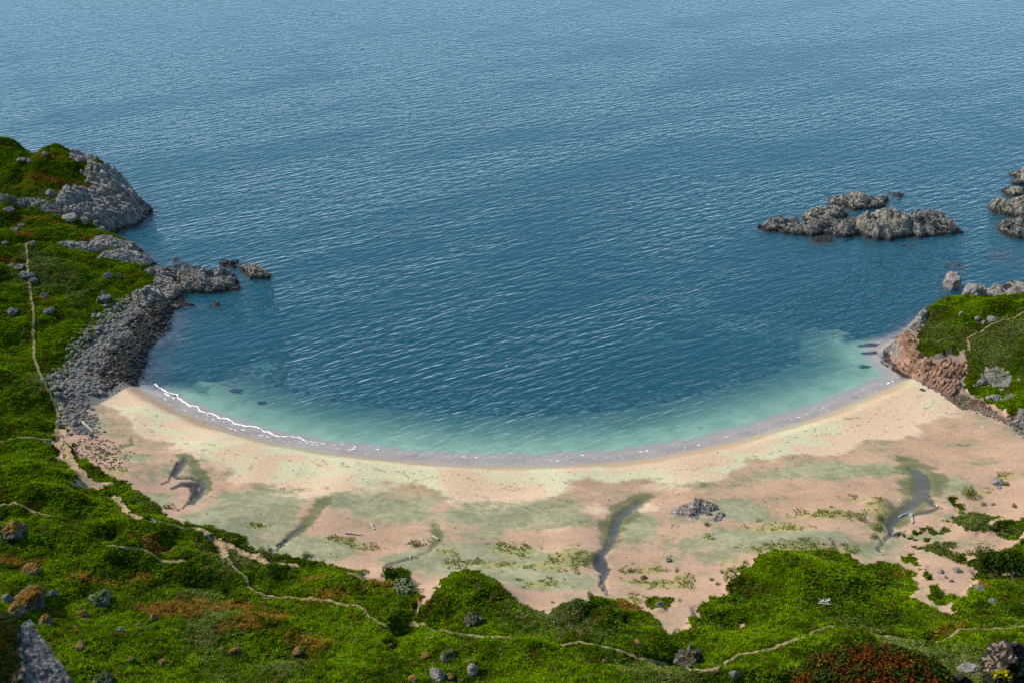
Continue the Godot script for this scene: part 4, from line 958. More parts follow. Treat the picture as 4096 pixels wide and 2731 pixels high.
func outcrop(flat: Array, high: float, look: Dictionary, afloat: bool, dip: float, slab: float, called: String, parent: Node = null, step := 0.32) -> MeshInstance3D:
	# a bare rock mass on a given plan, split by bedding joints (spacing slab) and cross joints
	var poly := plan(flat)
	var lo := poly[0]
	var hi := poly[0]
	for p in poly:
		lo = lo.min(p)
		hi = hi.max(p)
	if (hi - lo).length() < 16.0:
		step = 0.24
	lo -= Vector2(4.0, 4.0)
	hi += Vector2(4.0, 4.0)
	var nx := int((hi.x - lo.x) / step) + 1
	var nd := int((hi.y - lo.y) / step) + 1
	var v := PackedVector3Array()
	var c := PackedColorArray()
	var keep := PackedByteArray()
	var ca := cos(dip)
	var sa := sin(dip)
	var lift: float = look.get("tide", 0.9)
	for j in nd:
		for i in nx:
			var p := lo + Vector2(i, j) * step
			p += Vector2(fine_noise.get_noise_2d(p.x * 5.0, p.y * 5.0), fine_noise.get_noise_2d(p.x * 5.0 + 90.0, p.y * 5.0)) * step * 0.6
			var wob := Vector2(mid_noise.get_noise_2d(p.x * 2.5, p.y * 2.5), mid_noise.get_noise_2d(p.x * 2.5 + 70.0, p.y * 2.5)) * 1.0
			var s := inside_distance(p + wob, poly) + 0.9
			var hump := high * (1.0 - exp(-maxf(s, 0.0) / (0.3 * high + 0.6)))
			hump *= 0.8 + 0.75 * mid_noise.get_noise_2d(p.x * 0.9 + 40.0, p.y * 0.9)
			var across := p.x * ca + p.y * sa + 1.5 * mid_noise.get_noise_2d(p.x * 1.3, p.y * 1.3 + 30.0) + hump * 0.35
			var along := -p.x * sa + p.y * ca + 1.2 * mid_noise.get_noise_2d(p.x * 1.3 + 10.0, p.y * 1.3)
			var layer := floorf(across / slab)
			var wide := slab * (2.0 + 2.5 * hash2(layer, 3.0))
			var block := floorf((along + hash2(layer, 9.0) * wide) / wide)
			var tone := hash2(layer, block)
			var in_layer := across / slab - layer
			var in_block := (along + hash2(layer, 9.0) * wide) / wide - block
			var joint := minf(minf(in_layer, 1.0 - in_layer) * slab, minf(in_block, 1.0 - in_block) * wide)
			var bulk := minf(high * 0.3, slab * 0.75)
			var under := ground(p.x, p.y)
			var y := hump + (-0.45 if afloat else maxf(under - 0.25, -0.45))
			if s < 0.0:
				y += s * 1.6
			var solid_part := smoothstep(-0.4, 0.9, s)
			# bedding: ledges and risers that follow a slightly tilted plane
			var bed := y + 0.16 * (p.x - p.y * 0.4) + 1.3 * mid_noise.get_noise_2d(p.x * 0.5 + 15.0, p.y * 0.5)
			var ply := slab * (0.95 if high > 3.0 else 0.55)
			var bank := floorf(bed / ply)
			var part := bed / ply - bank
			y += ply * (smoothstep(0.5, 0.9, part) - part) * 0.9 * solid_part
			# cross joints: the beds are broken into blocks that stand a little proud or low
			y += solid_part * (bulk * (tone - 0.5) - bulk * 0.9 * smoothstep(0.3, 0.05, joint))
			tone = lerpf(tone, hash2(bank, 21.0), 0.5)
			y += 0.12 * fine_noise.get_noise_2d(p.x * 2.0, p.y * 2.0) + (0.3 + 0.11 * high) * solid_part * mid_noise.get_noise_2d(p.x * 2.2, p.y * 2.2)
			v.append(Vector3(p.x, y, -p.y))
			keep.append(1 if s > -1.6 else 0)
			var t := look.duplicate()
			t.base = look.base * (0.6 + 0.8 * tone)
			var col := rock_tint(Vector3(p.x, y, p.y) * 0.5, t, 0.0)
			# the black band of the tidal zone
			var tide := smoothstep(lift + 0.7, lift - 0.1, y + 0.9 * mid_noise.get_noise_2d(p.x * 2.0, p.y * 2.0))
			if look.get("green", 0.0) > 0.0:
				var turf := smoothstep(0.16, 0.26, mid_noise.get_noise_2d(p.x * 1.1 + 200.0, p.y * 1.1) + 0.3 * fine_noise.get_noise_2d(p.x * 2.0, p.y * 2.0)) * float(look.green)
				col = col.lerp(Color(0.075, 0.115, 0.006), turf)
			c.append(col.lerp(Color(0.028, 0.026, 0.024), tide * 0.9))
	# one connected mass: the largest run of cells that touch
	var piece := PackedInt32Array()
	piece.resize(nx * nd)
	var best := []
	for start in nx * (nd - 1):
		if piece[start] or start % nx == nx - 1 or not (keep[start] or keep[start + 1] or keep[start + nx] or keep[start + nx + 1]):
			continue
		var found := [start]
		piece[start] = 1
		var at := 0
		while at < found.size():
			var k: int = found[at]
			at += 1
			for q in [k - 1, k + 1, k - nx, k + nx]:
				if q < 0 or q >= nx * (nd - 1) or q % nx == nx - 1 or piece[q]:
					continue
				if keep[q] or keep[q + 1] or keep[q + nx] or keep[q + nx + 1]:
					piece[q] = 1
					found.append(q)
		if found.size() > best.size():
			best = found
	var f := PackedInt32Array()
	var at_new := {}
	var v2 := PackedVector3Array()
	var c2 := PackedColorArray()
	for k in best:
		for q in [k, k + nx, k + 1, k + 1, k + nx, k + nx + 1]:
			if not at_new.has(q):
				at_new[q] = v2.size()
				v2.append(v[q])
				c2.append(c[q])
			f.append(at_new[q])
	v = v2
	c = c2
	return solid(mesh_of(v, f, PackedVector3Array(), c), materials.rock, called, parent)

func look_of(kind: String) -> Dictionary:
	match kind:
		"dark":
			return {"base": Vector3(0.20, 0.195, 0.185), "lichen": Vector3(0.42, 0.42, 0.36), "lichen_share": 0.55, "rust": 0.12}
		"wet":
			return {"base": Vector3(0.055, 0.054, 0.056), "lichen": Vector3(0.12, 0.12, 0.12), "lichen_share": 0.3, "rust": 0.1}
		"islet":
			return {"base": Vector3(0.29, 0.28, 0.25), "lichen": Vector3(0.52, 0.52, 0.37), "lichen_share": 0.65, "rust": 0.3}
		"pink":
			return {"base": Vector3(0.44, 0.255, 0.17), "lichen": Vector3(0.27, 0.26, 0.25), "lichen_share": 0.4, "rust": 0.3}
		"pale":
			return {"base": Vector3(0.36, 0.34, 0.33), "lichen": Vector3(0.50, 0.44, 0.38), "lichen_share": 0.5, "rust": 0.35}
		"mossy":
			return {"base": Vector3(0.15, 0.145, 0.14), "lichen": Vector3(0.36, 0.37, 0.28), "lichen_share": 0.6, "rust": 0.2, "cap": 0.95, "moss": Vector3(0.30, 0.16, 0.02)}
		"heathy":
			return {"base": Vector3(0.12, 0.11, 0.10), "lichen": Vector3(0.3, 0.3, 0.2), "lichen_share": 0.3, "rust": 0.2, "cap": 1.0, "moss": Vector3(0.20, 0.095, 0.004)}
		"greened":
			return {"base": Vector3(0.17, 0.165, 0.16), "lichen": Vector3(0.42, 0.43, 0.38), "lichen_share": 0.6, "rust": 0.2, "cap": 0.9, "moss": Vector3(0.06, 0.10, 0.008)}
		"craggy":
			return {"base": Vector3(0.11, 0.105, 0.10), "lichen": Vector3(0.30, 0.31, 0.24), "lichen_share": 0.6, "rust": 0.25, "cap": 0.5, "moss": Vector3(0.10, 0.10, 0.012), "crag": 0.3}
		"flat":
			return {"base": Vector3(0.21, 0.205, 0.195), "lichen": Vector3(0.40, 0.40, 0.36), "lichen_share": 0.6, "rust": 0.15, "crag": 0.26}
		"brown":
			return {"base": Vector3(0.20, 0.13, 0.095), "lichen": Vector3(0.22, 0.21, 0.20), "lichen_share": 0.5, "rust": 0.4}
	return {"base": Vector3(0.30, 0.285, 0.27), "lichen": Vector3(0.52, 0.50, 0.46), "lichen_share": 0.55, "rust": 0.2}

func noise_map(freq: float, octaves: int, from: float, to: float, size := 512, kind := FastNoiseLite.TYPE_SIMPLEX_SMOOTH, seed_ := 1) -> NoiseTexture2D:
	var n := FastNoiseLite.new()
	n.seed = seed_
	n.noise_type = kind
	n.frequency = freq
	n.fractal_octaves = octaves
	var t := NoiseTexture2D.new()
	t.width = size
	t.height = size
	t.seamless = true
	t.noise = n
	var g := Gradient.new()
	g.set_color(0, Color(from, from, from))
	g.set_color(1, Color(to, to, to))
	t.color_ramp = g
	return t

func surface(tile: float, colour_map: Texture2D, bump: Texture2D, depth: float, rough: float) -> StandardMaterial3D:
	var m := StandardMaterial3D.new()
	m.vertex_color_use_as_albedo = true
	m.roughness = rough
	m.metallic_specular = 0.3
	m.albedo_texture = colour_map
	m.uv1_triplanar = true
	m.uv1_world_triplanar = true
	m.uv1_scale = Vector3.ONE / tile
	if bump:
		m.heightmap_enabled = true
		m.heightmap_texture = bump
		m.heightmap_scale = depth
	return m

func make_materials() -> void:
	materials.sand = surface(23.0, noise_map(0.035, 4, 0.86, 1.0), noise_map(0.05, 4, 0.0, 1.0, 512, FastNoiseLite.TYPE_SIMPLEX_SMOOTH, 5), 9.0, 0.95)
	materials.turf = surface(19.0, noise_map(0.05, 4, 0.25, 0.75, 512, FastNoiseLite.TYPE_SIMPLEX, 7), noise_map(0.06, 4, 0.0, 1.0, 512, FastNoiseLite.TYPE_SIMPLEX, 8), 40.0, 1.0)  # ground texture darkened: painted shade between grass tufts, plus darker soil
	materials.turf.metallic_specular = 0.0
	materials.rock = surface(11.0, noise_map(0.03, 5, 0.6, 1.0, 512, FastNoiseLite.TYPE_SIMPLEX, 11), noise_map(0.03, 5, 0.0, 1.0, 512, FastNoiseLite.TYPE_SIMPLEX, 12), 14.0, 0.85)
	materials.bed = surface(17.0, noise_map(0.04, 4, 0.85, 1.0, 512, FastNoiseLite.TYPE_SIMPLEX, 13), null, 0.0, 1.0)
	var deep := StandardMaterial3D.new()
	deep.albedo_color = Color(0.05, 0.10, 0.12).linear_to_srgb()
	deep.roughness = 1.0
	materials.deep_bed = deep
	var leaf := StandardMaterial3D.new()
	leaf.vertex_color_use_as_albedo = true
	leaf.roughness = 0.8
	leaf.metallic_specular = 0.0
	leaf.cull_mode = BaseMaterial3D.CULL_DISABLED
	leaf.backlight_enabled = true
	leaf.backlight = Color(0.4, 0.42, 0.05)
	materials.leaf = leaf
	var foam := StandardMaterial3D.new()
	foam.albedo_color = Color(0.8, 0.8, 0.82).linear_to_srgb()
	foam.roughness = 1.0
	foam.cull_mode = BaseMaterial3D.CULL_DISABLED
	materials.foam = foam
	var wood := surface(1.5, noise_map(0.04, 4, 0.7, 1.0, 256, FastNoiseLite.TYPE_SIMPLEX, 21), null, 0.0, 0.8)
	materials.wood = wood
	var plain := StandardMaterial3D.new()
	plain.vertex_color_use_as_albedo = true
	plain.roughness = 0.7
	materials.plain = plain
	var brook := StandardMaterial3D.new()
	brook.transparency = BaseMaterial3D.TRANSPARENCY_ALPHA
	brook.albedo_color = Color(0.36, 0.36, 0.37, 0.5)
	brook.roughness = 0.06
	brook.metallic_specular = 0.5
	materials.brook = brook
	var sea := StandardMaterial3D.new()
	sea.transparency = BaseMaterial3D.TRANSPARENCY_ALPHA
	sea.albedo_color = Color(1, 1, 1, 0)
	sea.roughness = 0.05
	sea.normal_enabled = true
	sea.normal_scale = 0.35
	var n := FastNoiseLite.new()
	n.seed = 4
	n.noise_type = FastNoiseLite.TYPE_SIMPLEX
	n.frequency = 0.048
	n.fractal_octaves = 3
	n.fractal_lacunarity = 2.1
	n.fractal_gain = 0.72
	var im := n.get_seamless_image(512, 2048)
	im.resize(2048, 2048, Image.INTERPOLATE_CUBIC)
	im.bump_map_to_normal_map(9.0)
	im.convert(Image.FORMAT_RGBA8)
	# slicks and gusts: the ripples are flatter in some streaks of the surface
	var calm := FastNoiseLite.new()
	calm.seed = 23
	calm.frequency = 0.016
	calm.fractal_octaves = 3
	var spread := calm.get_seamless_image(160, 512)
	spread.resize(512, 512, Image.INTERPOLATE_CUBIC)
	var grey := spread.get_data()
	var veil := PackedByteArray()
	veil.resize(512 * 512 * 4)
	for k in 512 * 512:
		veil[k * 4] = 128
		veil[k * 4 + 1] = 128
		veil[k * 4 + 2] = 255
		veil[k * 4 + 3] = clampi(int((grey[k] - 95) * 0.9), 0, 105)
	var flat := Image.create_from_data(512, 512, false, Image.FORMAT_RGBA8, veil)
	flat.resize(2048, 2048, Image.INTERPOLATE_CUBIC)
	im.blend_rect(flat, Rect2i(0, 0, 2048, 2048), Vector2i.ZERO)
	sea.normal_texture = ImageTexture.create_from_image(im)
	sea.uv1_scale = Vector3.ONE * (4400.0 / 520.0)
	materials.sea = sea

func lay_sea() -> void:
	var p := PlaneMesh.new()
	p.size = Vector2(4400, 4400)
	var o := solid(p, materials.sea, "sea")
	o.position = Vector3(0, 0, -1900)
	o.rotation_degrees.y = 30.0
	structure(o)
	# the water itself, which takes its colour from its depth
	var f := FogVolume.new()
	f.name = "sea_water"
	f.shape = RenderingServer.FOG_VOLUME_SHAPE_BOX
	f.size = Vector3(3800, 16.0, 3800)
	f.position = Vector3(0, -8.02, -2080)
	var m := FogMaterial.new()
	m.density = WATER_DENSITY
	m.albedo = WATER_COLOR.linear_to_srgb()
	f.material = m
	f.set_meta("kind", "structure")
	add_child(f)

# ---------------------------------------------------------------- plants

func blade(v: PackedVector3Array, f: PackedInt32Array, c: PackedColorArray, root: Vector3, tip: Vector3, wide: float, tone: float) -> void:
	var side := (tip - root).cross(Vector3.UP).normalized() * wide * 0.5
	var mid := root.lerp(tip, 0.55) + Vector3(0, (tip - root).length() * 0.16, 0)
	var k := v.size()
	v.append_array([root - side, root + side, mid - side * 0.8, mid + side * 0.8, tip])
	for m in 5:
		c.append(Color(tone, tone, tone))
	f.append_array([k, k + 2, k + 1, k + 1, k + 2, k + 3, k + 2, k + 4, k + 3])

func tuft_mesh(seed_: int, blades: int, tall: float, spread: float, wide: float) -> ArrayMesh:
	var r := RandomNumberGenerator.new()
	r.seed = seed_
	var v := PackedVector3Array()
	var f := PackedInt32Array()
	var c := PackedColorArray()
	for k in blades:
		var a := r.randf() * TAU
		var root := Vector3(cos(a), 0, sin(a)) * r.randf() * spread * 0.4
		var lean := r.randf_range(0.3, 1.0) * spread
		var b := a + r.randf_range(-0.7, 0.7)
		blade(v, f, c, root, root + Vector3(cos(b) * lean, tall * r.randf_range(0.55, 1.0), sin(b) * lean), wide * r.randf_range(0.7, 1.3), r.randf_range(0.7, 1.25))
	return mesh_of(v, f, PackedVector3Array(), c)

func leafy_mesh(seed_: int, leaves: int, size: float, tall: float) -> ArrayMesh:
	# leaves through a low dome of radius 0.5
	var r := RandomNumberGenerator.new()
	r.seed = seed_
	var v := PackedVector3Array()
	var f := PackedInt32Array()
	var c := PackedColorArray()
	var lobes := []
	for k in 5:
		lobes.append(Vector3(r.randf_range(-0.3, 0.3), r.randf_range(0.0, 0.25) * tall, r.randf_range(-0.3, 0.3)))
	for k in leaves:
		var q := Vector3(r.randf_range(-1, 1), r.randf_range(-0.15, 1), r.randf_range(-1, 1)).normalized()
		var at: Vector3 = lobes[k % 5] + Vector3(q.x * 0.3, maxf(q.y, 0.0) * 0.5 * tall, q.z * 0.3) * r.randf_range(0.7, 1.05)
		var e := q.cross(Vector3(r.randf_range(-1, 1), r.randf_range(-1, 1), r.randf_range(-1, 1))).normalized() * size * r.randf_range(0.6, 1.2)
		var g := (e.cross(q).normalized() + q * 0.5).normalized() * size * r.randf_range(0.6, 1.0)
		var n := v.size()
		v.append_array([at - e, at + g * 0.5, at + e, at - g * 0.5])
		var tone := r.randf_range(0.65, 1.3)
		for m in 4:
			c.append(Color(tone, tone, tone))
		f.append_array([n, n + 1, n + 2, n, n + 2, n + 3])
	return mesh_of(v, f, PackedVector3Array(), c)

func scatter(mesh: Mesh, material: Material, rows: PackedFloat32Array, called: String, label: String, parent: Node = null) -> MultiMeshInstance3D:
	var mm := MultiMesh.new()
	mm.transform_format = MultiMesh.TRANSFORM_3D
	mm.use_colors = true
	mm.mesh = mesh
	mm.instance_count = rows.size() / 16
	mm.buffer = rows
	var o := MultiMeshInstance3D.new()
	o.multimesh = mm
	o.material_override = material
	if parent:
		o.name = called
		parent.add_child(o, true)
	else:
		o.name = numbered(called)
		add_child(o)
	stuff(o, label)
	return o

func add_copy(rows: PackedFloat32Array, at: Vector3, size: Vector3, turn: float, c: Vector3, lean := Vector3.UP) -> void:
	var b := Basis(Vector3.UP, turn).scaled(size)
	if lean != Vector3.UP:
		b = Basis(Quaternion(Vector3.UP, lean)) * b
	rows.append_array([b.x.x, b.y.x, b.z.x, at.x, b.x.y, b.y.y, b.z.y, at.y, b.x.z, b.y.z, b.z.z, at.z, c.x, c.y, c.z, 1.0])

func plant_turf() -> void:
	var grass := [PackedFloat32Array(), PackedFloat32Array(), PackedFloat32Array()]
	var herbs := [PackedFloat32Array(), PackedFloat32Array()]
	var dune := PackedFloat32Array()
	var shrubs := PackedFloat32Array()
	for j in ND - 1:
		var row: PackedFloat32Array = made_rows[j]
		var d := FD + STEP * j
		for i in NX - 1:
			var kind := int(row[i * 4])
			if kind != 1 and kind != 2:
				continue
			var k := j * NX + i
			var x := FX + STEP * i
			var h := height_map[k]
			if not in_view(x, h, d, 1.13):
				continue
			if kind == 2:
				var g := dune_map[k] * 0.75 + mid_noise.get_noise_2d(x * 1.5, d * 1.5) * 1.3 + fine_noise.get_noise_2d(x, d) * 0.8
				for m in 4 if dune_map[k] > 0.05 and g > 0.62 and wet_map[k] < 0.1 else 0:
					if rng.randf() > 0.3 + 0.6 * (g - 0.6):
						continue
					var px := x + rng.randf() * STEP
					var pd := d + rng.randf() * STEP
					var tint := mixc(Vector3(0.30, 0.33, 0.08), Vector3(0.12, 0.17, 0.02), rng.randf() * 0.9 + mid_noise.get_noise_2d(x, d))
					add_copy(dune, Vector3(px, ground(px, pd) - 0.03, -pd), Vector3.ONE * rng.randf_range(0.4, 0.9), rng.randf() * TAU, tint)
				continue
			var deep := d * 0.866 + (220.0 - h) * 0.5
			var many := 4.2 * pow(270.0 / deep, 1.6)
			var lush := mid_noise.get_noise_2d(x * 0.8 + 55.0, d * 0.8) + 0.6 * fine_noise.get_noise_2d(x * 0.7, d * 0.7 + 12.0)
			if path_map[k] > 0.6:
				continue
			var n := int(many + rng.randf())
			var scrub := mid_noise.get_noise_2d(x * 1.2 + 400.0, d * 1.2) + 0.5 * low_noise.get_noise_2d(x * 3.0, d * 3.0)
			if scrub > (0.02 if d < 212.0 else 0.18) and rng.randf() < (0.16 if d < 212.0 else 0.12) and (d < 240.0 or x < -150.0 or x > 150.0) and path_map[k] < 0.05:
				add_copy(shrubs, Vector3(x, h - 0.1, -d), Vector3(1, 0.75, 1) * rng.randf_range(1.0, 2.4), rng.randf() * TAU, mixc(Vector3(0.030, 0.056, 0.002), Vector3(0.095, 0.145, 0.004), rng.randf()))
			for m in n:
				var px := x + rng.randf() * STEP
				var pd := d + rng.randf() * STEP
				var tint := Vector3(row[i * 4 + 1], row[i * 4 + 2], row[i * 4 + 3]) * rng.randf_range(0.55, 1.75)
				if rng.randf() < 0.04:
					tint = Vector3(0.25, 0.28, 0.10)
				var at := Vector3(px, ground(px, pd) - 0.04, -pd)
				if lush > 0.08 and rng.randf() < 0.35:
					add_copy(herbs[rng.randi() % 2], at, Vector3(1, 0.8, 1) * rng.randf_range(0.6, 1.5), rng.randf() * TAU, tint * 0.8)
				else:
					add_copy(grass[rng.randi() % 3], at, Vector3(1, rng.randf_range(0.7, 1.2), 1) * rng.randf_range(0.6, 1.25), rng.randf() * TAU, tint)
	for k in 3:
		scatter(tuft_mesh(40 + k, 9, 0.42, 0.42, 0.13), materials.leaf, grass[k], "meadow_grass", "short green grass covering the slopes round the bay")
	for k in 2:
		scatter(leafy_mesh(60 + k, 26, 0.16, 0.9), materials.leaf, herbs[k], "low_herbs", "low leafy ground cover among the grass on the slopes")
	scatter(tuft_mesh(71, 12, 0.7, 0.5, 0.09), materials.leaf, dune, "dune_grass", "thin yellow-green dune grass growing in patches on the sand")
	scatter(leafy_mesh(75, 150, 0.075, 0.9), materials.leaf, shrubs, "low_scrub", "dark low scrub spread over the grassy slopes")

func plant_bushes() -> void:
	var crowns := [leafy_mesh(81, 330, 0.055, 0.95), leafy_mesh(82, 330, 0.055, 0.8), leafy_mesh(83, 330, 0.06, 1.0)]
	var tints := {"dark": Color(0.035, 0.07, 0.006), "green": Color(0.07, 0.125, 0.008), "grey": Color(0.20, 0.235, 0.15), "yellow": Color(0.13, 0.17, 0.015)}
	var mats := {}
	for k in tints:
		var m: StandardMaterial3D = materials.leaf.duplicate()
		m.albedo_color = tints[k].linear_to_srgb()
		mats[k] = m
	var stem := tube([Vector3(0, -0.1, 0), Vector3(0.03, 0.1, 0.02), Vector3(-0.02, 0.28, 0.0)], [0.05, 0.04, 0.02], 5, Vector3(0.16, 0.11, 0.07))
	for k in BUSHES.size():
		var b: Array = BUSHES[k]
		var o := base_at("bush", Vector3(b[0], ground(b[0], b[1]) - 0.05, -b[1]))
		o.rotation.y = hash2(k, 5.0) * TAU
		o.scale = Vector3(b[2], b[2] * (0.6 + 0.25 * hash2(k, 8.0)), b[2] * (0.8 + 0.3 * hash2(k, 6.0)))
		solid(crowns[k % 3], mats[b[3]], "crown", o)
		solid(stem, materials.plain, "stem", o)
		tag(o, b[4], "bush", b[5])

func tube(path: Array, radii: Array, sides: int, tint: Vector3) -> ArrayMesh:
	var v := PackedVector3Array()
	var c := PackedColorArray()
	var f := PackedInt32Array()
	for k in path.size():
		var t: Vector3 = (path[mini(k + 1, path.size() - 1)] - path[maxi(k - 1, 0)]).normalized()
		var a := t.cross(Vector3(0.13, 0.4, 0.9)).normalized()
		var b := t.cross(a)
		for m in sides:
			var w := TAU * m / sides
			v.append(path[k] + (a * cos(w) + b * sin(w)) * radii[k])
			var g := 0.8 + 0.4 * hash2(k * 3.0, m * 7.0)
			c.append(Color(tint.x * g, tint.y * g, tint.z * g))
		if k:
			for m in sides:
				var p := (k - 1) * sides + m
				var q := (k - 1) * sides + (m + 1) % sides
				f.append_array([p, p + sides, q, q, p + sides, q + sides])
	for end in [0, path.size() - 1]:
		var n := v.size()
		v.append(path[end])
		c.append(Color(tint.x, tint.y, tint.z))
		for m in sides:
			var p: int = end * sides + m
			var q: int = end * sides + (m + 1) % sides
			f.append_array([n, p, q] if end else [n, q, p])
	return mesh_of(v, f, PackedVector3Array(), c)

# ---------------------------------------------------------------- things

func raise_rocks() -> void:
	for r in ROCKS:
		outcrop(r[0], r[1], look_of(r[2]).merged({"green": r[6]}), r[3], r[4], r[5], "rock_outcrop")
		var o := get_child(get_child_count() - 1)
		tag(o, r[7], "rock")
	for g in ROCK_GROUPS:
		var root := base_at(g[0], Vector3.ZERO)
		tag(root, g[1], g[2])
		for r in g[3]:
			outcrop(r[0], r[1], look_of(r[2]).merged({"green": r[6]}), r[3], r[4], r[5], g[4], root)

func place_boulders() -> void:
	var kinds := {}
	for k in BOULDERS.size():
		var b: Array = BOULDERS[k]
		var wide: float = b[2]
		var m := boulder_mesh(200 + k, 20 if wide > 2.5 else 12, 15, look_of(b[4]))
		var o := solid(m, materials.rock, "boulder")
		var tall: float = wide * b[3]
		o.scale = Vector3(wide * 0.56, tall * 0.62, wide * 0.5)
		o.rotation.y = hash2(k, 2.0) * TAU if b[3] > 0.45 else 0.35 - hash2(k, 4.0) * 0.7
		if b.size() > 7:
			o.rotation.y = b[7]
		o.position = Vector3(b[0], maxf(ground(b[0], b[1]), -0.6) + tall * 0.16, -b[1])
		tag(o, b[5], "boulder", b[6])
	# the boulder beach below the left headland: the large ones one by one, the small ones as one mass
	var grey := []
	var dark := []
	for k in 4:
		grey.append(boulder_mesh(500 + k, 9, 13, look_of("grey")))
		dark.append(boulder_mesh(520 + k, 9, 13, look_of("wet")))
	var lo := Vector2(1e9, 1e9)
	var hi := -lo
	for p in boulder_bed:
		lo = lo.min(p)
		hi = hi.max(p)
	var large := 0
	var small := [PackedFloat32Array(), PackedFloat32Array()]
	var tries := 0
	var used := []
	while tries < 9000:
		tries += 1
		var p := Vector2(rng.randf_range(lo.x, hi.x), rng.randf_range(lo.y, hi.y))
		if not Geometry2D.is_point_in_polygon(p + Vector2(rng.randfn(), rng.randfn()) * 2.0, boulder_bed):
			continue
		var s := sample(shore_map, p.x, p.y)
		var wet: bool = s < 13.0 + 6.0 * mid_noise.get_noise_2d(p.x, p.y) and p.y > 333.0
		var y := ground(p.x, p.y)
		if y < -0.7:
			continue
		if large < 290 and rng.randf() < 0.3:
			var size := rng.randf_range(1.3, 2.3) * (1.35 if rng.randf() < 0.12 else 1.0)
			var clash := false
			for q in used:
				if p.distance_to(Vector2(q.x, q.y)) < (size + q.z) * 0.42:
					clash = true
					break
			if clash:
				continue
			used.append(Vector3(p.x, p.y, size))
			var o := solid((dark if wet else grey)[rng.randi() % 4], materials.rock, "shore_boulder")
			o.scale = Vector3(size * rng.randf_range(0.5, 0.65), size * rng.randf_range(0.35, 0.5), size * rng.randf_range(0.42, 0.55))
			o.rotation = Vector3(rng.randf_range(-0.3, 0.3), rng.randf() * TAU, rng.randf_range(-0.3, 0.3))
			o.position = Vector3(p.x, y + size * 0.14, -p.y)
			if wet:
				tag(o, "dark wet boulder in the boulder field at the water's edge", "boulder", "dark boulders by the water")
			else:
				tag(o, "grey dry boulder in the upper boulder field below the grass", "boulder", "grey boulders below the grass")
			large += 1
		else:
			var size := rng.randf_range(0.35, 1.1)
			var t := Vector3.ONE * rng.randf_range(0.7, 1.3)
			add_copy(small[1 if wet else 0], Vector3(p.x, y + size * 0.1, -p.y), Vector3(0.6, 0.45, 0.55) * size, rng.randf() * TAU, t)
	scatter(grey[0], materials.rock, small[0], "small_stones", "small grey stones between the boulders below the grass")
	scatter(dark[1], materials.rock, small[1], "small_stones", "small dark wet stones between the boulders by the water")
	# brown shingle where the boulder beach meets the sand
	var bed := plan(SHINGLE_BED)
	var shingle := PackedFloat32Array()
	for k in 5200:
		var p := Vector2(rng.randf_range(-152, -112), rng.randf_range(272, 322))
		if not Geometry2D.is_point_in_polygon(p + Vector2(rng.randfn(), rng.randfn()) * 1.5, bed) or fine_noise.get_noise_2d(p.x, p.y) < -0.12:
			continue
		var size := rng.randf_range(0.2, 0.75)
		var t := Vector3(1.0, 0.62, 0.45) * rng.randf_range(0.5, 0.9) if rng.randf() < 0.6 else Vector3(0.6, 0.68, 0.62) * rng.randf_range(0.5, 1.0)
		add_copy(shingle, Vector3(p.x, ground(p.x, p.y) + size * 0.05, -p.y), Vector3(0.6, 0.4, 0.55) * size, rng.randf() * TAU, t)
	scatter(grey[2], materials.rock, shingle, "shingle", "brown and grey shingle on the sand at the left end of the beach")
	# broken rock along the foot of the right cliff
	var talus := PackedFloat32Array()
	for k in 420:
		var t := rng.randf()
		var p := Vector2(157, 344).lerp(Vector2(181, 307), t) + Vector2(rng.randfn() * 1.2 + 2.0, rng.randfn() * 1.2)
		var size := rng.randf_range(0.3, 1.1)
		add_copy(talus, Vector3(p.x, ground(p.x, p.y) + size * 0.08, -p.y), Vector3(0.6, 0.42, 0.5) * size, rng.randf() * TAU, Vector3(1.1, 0.95, 0.85) * rng.randf_range(0.5, 1.1))
	scatter(grey[3], materials.rock, talus, "broken_rock", "broken stones along the foot of the right cliff")
	# scraps of weed along the strand lines
	var weed := PackedFloat32Array()
	var scrap := leafy_mesh(95, 12, 0.28, 0.25)
	for k in 9000:
		var p := Vector2(rng.randf_range(-135, 165), rng.randf_range(240, 340))
		var s := sample(shore_map, p.x, p.y)
		var wave := low_noise.get_noise_2d(p.x * 2.2, 30.0) * 9.0 + mid_noise.get_noise_2d(p.x, p.y) * 2.0
		var near := minf(absf(s + wave - 14.0), absf(s + wave * 1.3 - 25.0))
		if sample(turf_map, p.x, p.y) > 0.3 or s < 5.0 or (near > 0.6 and rng.randf() > 0.06):
			continue
		add_copy(weed, Vector3(p.x, ground(p.x, p.y), -p.y), Vector3(1, 0.6, 1) * rng.randf_range(0.25, 0.7), rng.randf() * TAU, Vector3(0.07, 0.05, 0.03) * rng.randf_range(0.6, 1.6))
	scatter(scrap, materials.leaf, weed, "dried_seaweed", "dark scraps of dried seaweed along the strand lines")

